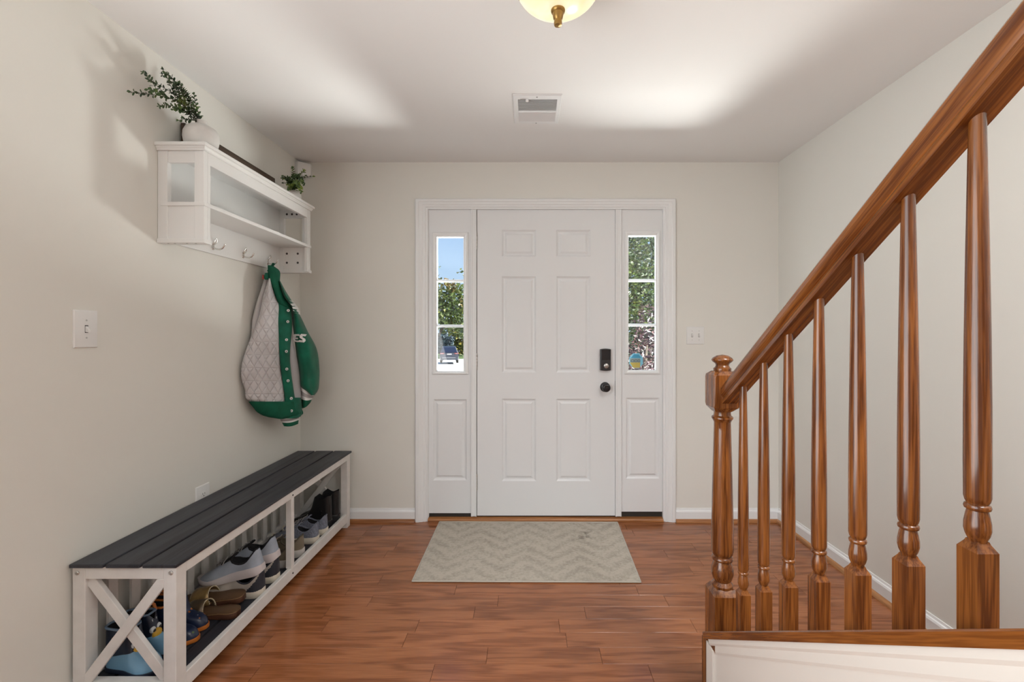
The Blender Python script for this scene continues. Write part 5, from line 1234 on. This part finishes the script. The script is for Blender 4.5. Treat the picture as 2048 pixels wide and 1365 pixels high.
# left: nearby tree with autumn tints
tree('maple_tree', (-3.25, 14.5, -0.6), 'leafy tree with reddish tints seen through the left sidelight', 'tree',
     [([(0, 0, 0), (0.03, 0, 0.9), (0.10, 0.05, 1.8), (0.15, 0, 2.8)], [0.07, 0.06, 0.05, 0.02]), ([(0.0, 0, 1.2), (0.5, 0.1, 2.1), (0.95, 0.1, 3.0)], [0.04, 0.03, 0.012]), ([(0.4, 0, 2.0), (0.8, 0, 2.3), (1.1, 0, 2.5)], [0.03, 0.02, 0.010])],
     [((0.65, 0, 2.85), (0.95, 0.8, 0.85)), ((0.2, 0.2, 2.75), (0.7, 0.6, 0.85)), ((1.1, 0.1, 2.85), (0.6, 0.6, 0.85)), ((1.0, 0.2, 2.1), (0.5, 0.5, 0.35)), ((0.42, 0.1, 3.9), (0.08, 0.1, 0.30)), ((1.05, 0.1, 3.95), (0.10, 0.1, 0.34))], 0.15, 2600, M['leafa'], 21)
tree('spruce_tree', ((884-CX)/F*60, 60, -1.7), 'blue spruce standing behind the parked car', 'tree', [([(0, 0, 0), (0, 0, 4.2)], [0.12, 0.03])],
     [((0, 0, 1.6), (1.35, 1.3, 1.0)), ((0, 0, 2.6), (1.05, 1.0, 0.9)), ((0, 0, 3.6), (0.65, 0.6, 0.9)), ((0.9, 0.6, 2.4), (0.6, 0.6, 0.9))], 0.40, 1500, M['spruce'], 22)
tree('yellow_tree', ((914-CX)/F*66, 66, -1.7), 'yellow-green tree behind the parked car on the right', 'tree', [([(0, 0, 0), (0, 0, 3.5)], [0.15, 0.05])],
     [((0.3, 0, 1.3), (1.5, 1.0, 1.2)), ((0.5, 0, 3.3), (1.7, 1.2, 1.2)), ((-0.6, 0.5, 4.4), (1.4, 1.0, 0.9))], 0.50, 1600, M['leafy'], 23)
tree('far_hedge', ((895-CX)/F*76, 76, -1.7), 'row of far green bushes closing the view past the car', 'hedge', [([(0, 0, 0), (0, 0, 2.0)], [0.15, 0.05])],
     [((x, 0.4*(-1)**i, 1.0), (1.7, 1.2, 1.5)) for i, x in enumerate(range(-35, 36, 2))], 0.62, 9000, M['leafd'], 24)
# right: garden trees and shrubs
tree('evergreen_hedge', (3.3, 14.2, -0.34), 'tall dark evergreen hedge behind the garden tree', 'hedge', [([(0, 0, 0), (0, 0, 3.0)], [0.12, 0.05])],
     [((-1.3, 0, 1.2), (1.1, 0.6, 1.5)), ((0.3, 0, 1.3), (1.2, 0.6, 1.6)), ((-1.2, 0, 3.2), (1.1, 0.6, 1.5)), ((0.3, 0, 3.4), (1.2, 0.6, 1.6)), ((-0.6, 0, 4.6), (1.5, 0.6, 1.2)), ((1.4, 0, 2.4), (1.0, 0.6, 2.2))], 0.16, 7000, M['leafd'], 34)
tree('garden_tree', (2.60, 10.6, -0.34), 'dense green tree seen through the upper right sidelight', 'tree',
     [([(0, 0, 0), (0.05, 0, 1.2), (0, 0, 2.4)], [0.09, 0.07, 0.05]), ([(0, 0, 1.6), (0.5, 0, 2.4), (0.9, 0, 3.2)], [0.05, 0.035, 0.02])],
     [((0.0, 0, 2.6), (1.3, 1.0, 1.3)), ((0.7, 0, 3.3), (1.1, 1.0, 1.2)), ((-0.7, 0.2, 3.3), (0.9, 0.9, 1.1)), ((0.1, -0.2, 1.9), (0.9, 0.7, 0.6)), ((0.2, 0.8, 3.0), (1.6, 0.6, 1.8))], 0.088, 13000, M['leafg'], 31)
tree('burgundy_shrub', (1.86, 7.35, -0.36), 'burgundy leaved shrub seen through the lower right sidelight', 'shrub',
     [([(0, 0, 0), (0.0, 0, 0.8), (0.05, 0, 1.5)], [0.04, 0.03, 0.015]), ([(0, 0, 0.3), (0.25, 0, 0.9)], [0.02, 0.012])],
     [((0.05, 0, 1.15), (0.42, 0.4, 0.55)), ((0.10, 0, 1.75), (0.28, 0.3, 0.40)), ((0.18, 0.05, 0.8), (0.38, 0.35, 0.36))], 0.066, 2400, M['leafr'], 32)
tree('dark_shrub', (1.90, 8.5, -0.36), 'dark green shrub low behind the window sticker', 'shrub', [([(0, 0, 0), (0, 0, 0.9)], [0.04, 0.02])],
     [((-0.1, 0, 0.8), (0.55, 0.4, 0.75)), ((0.5, 0.2, 1.0), (0.6, 0.4, 0.9))], 0.085, 1500, M['leafd'], 33)
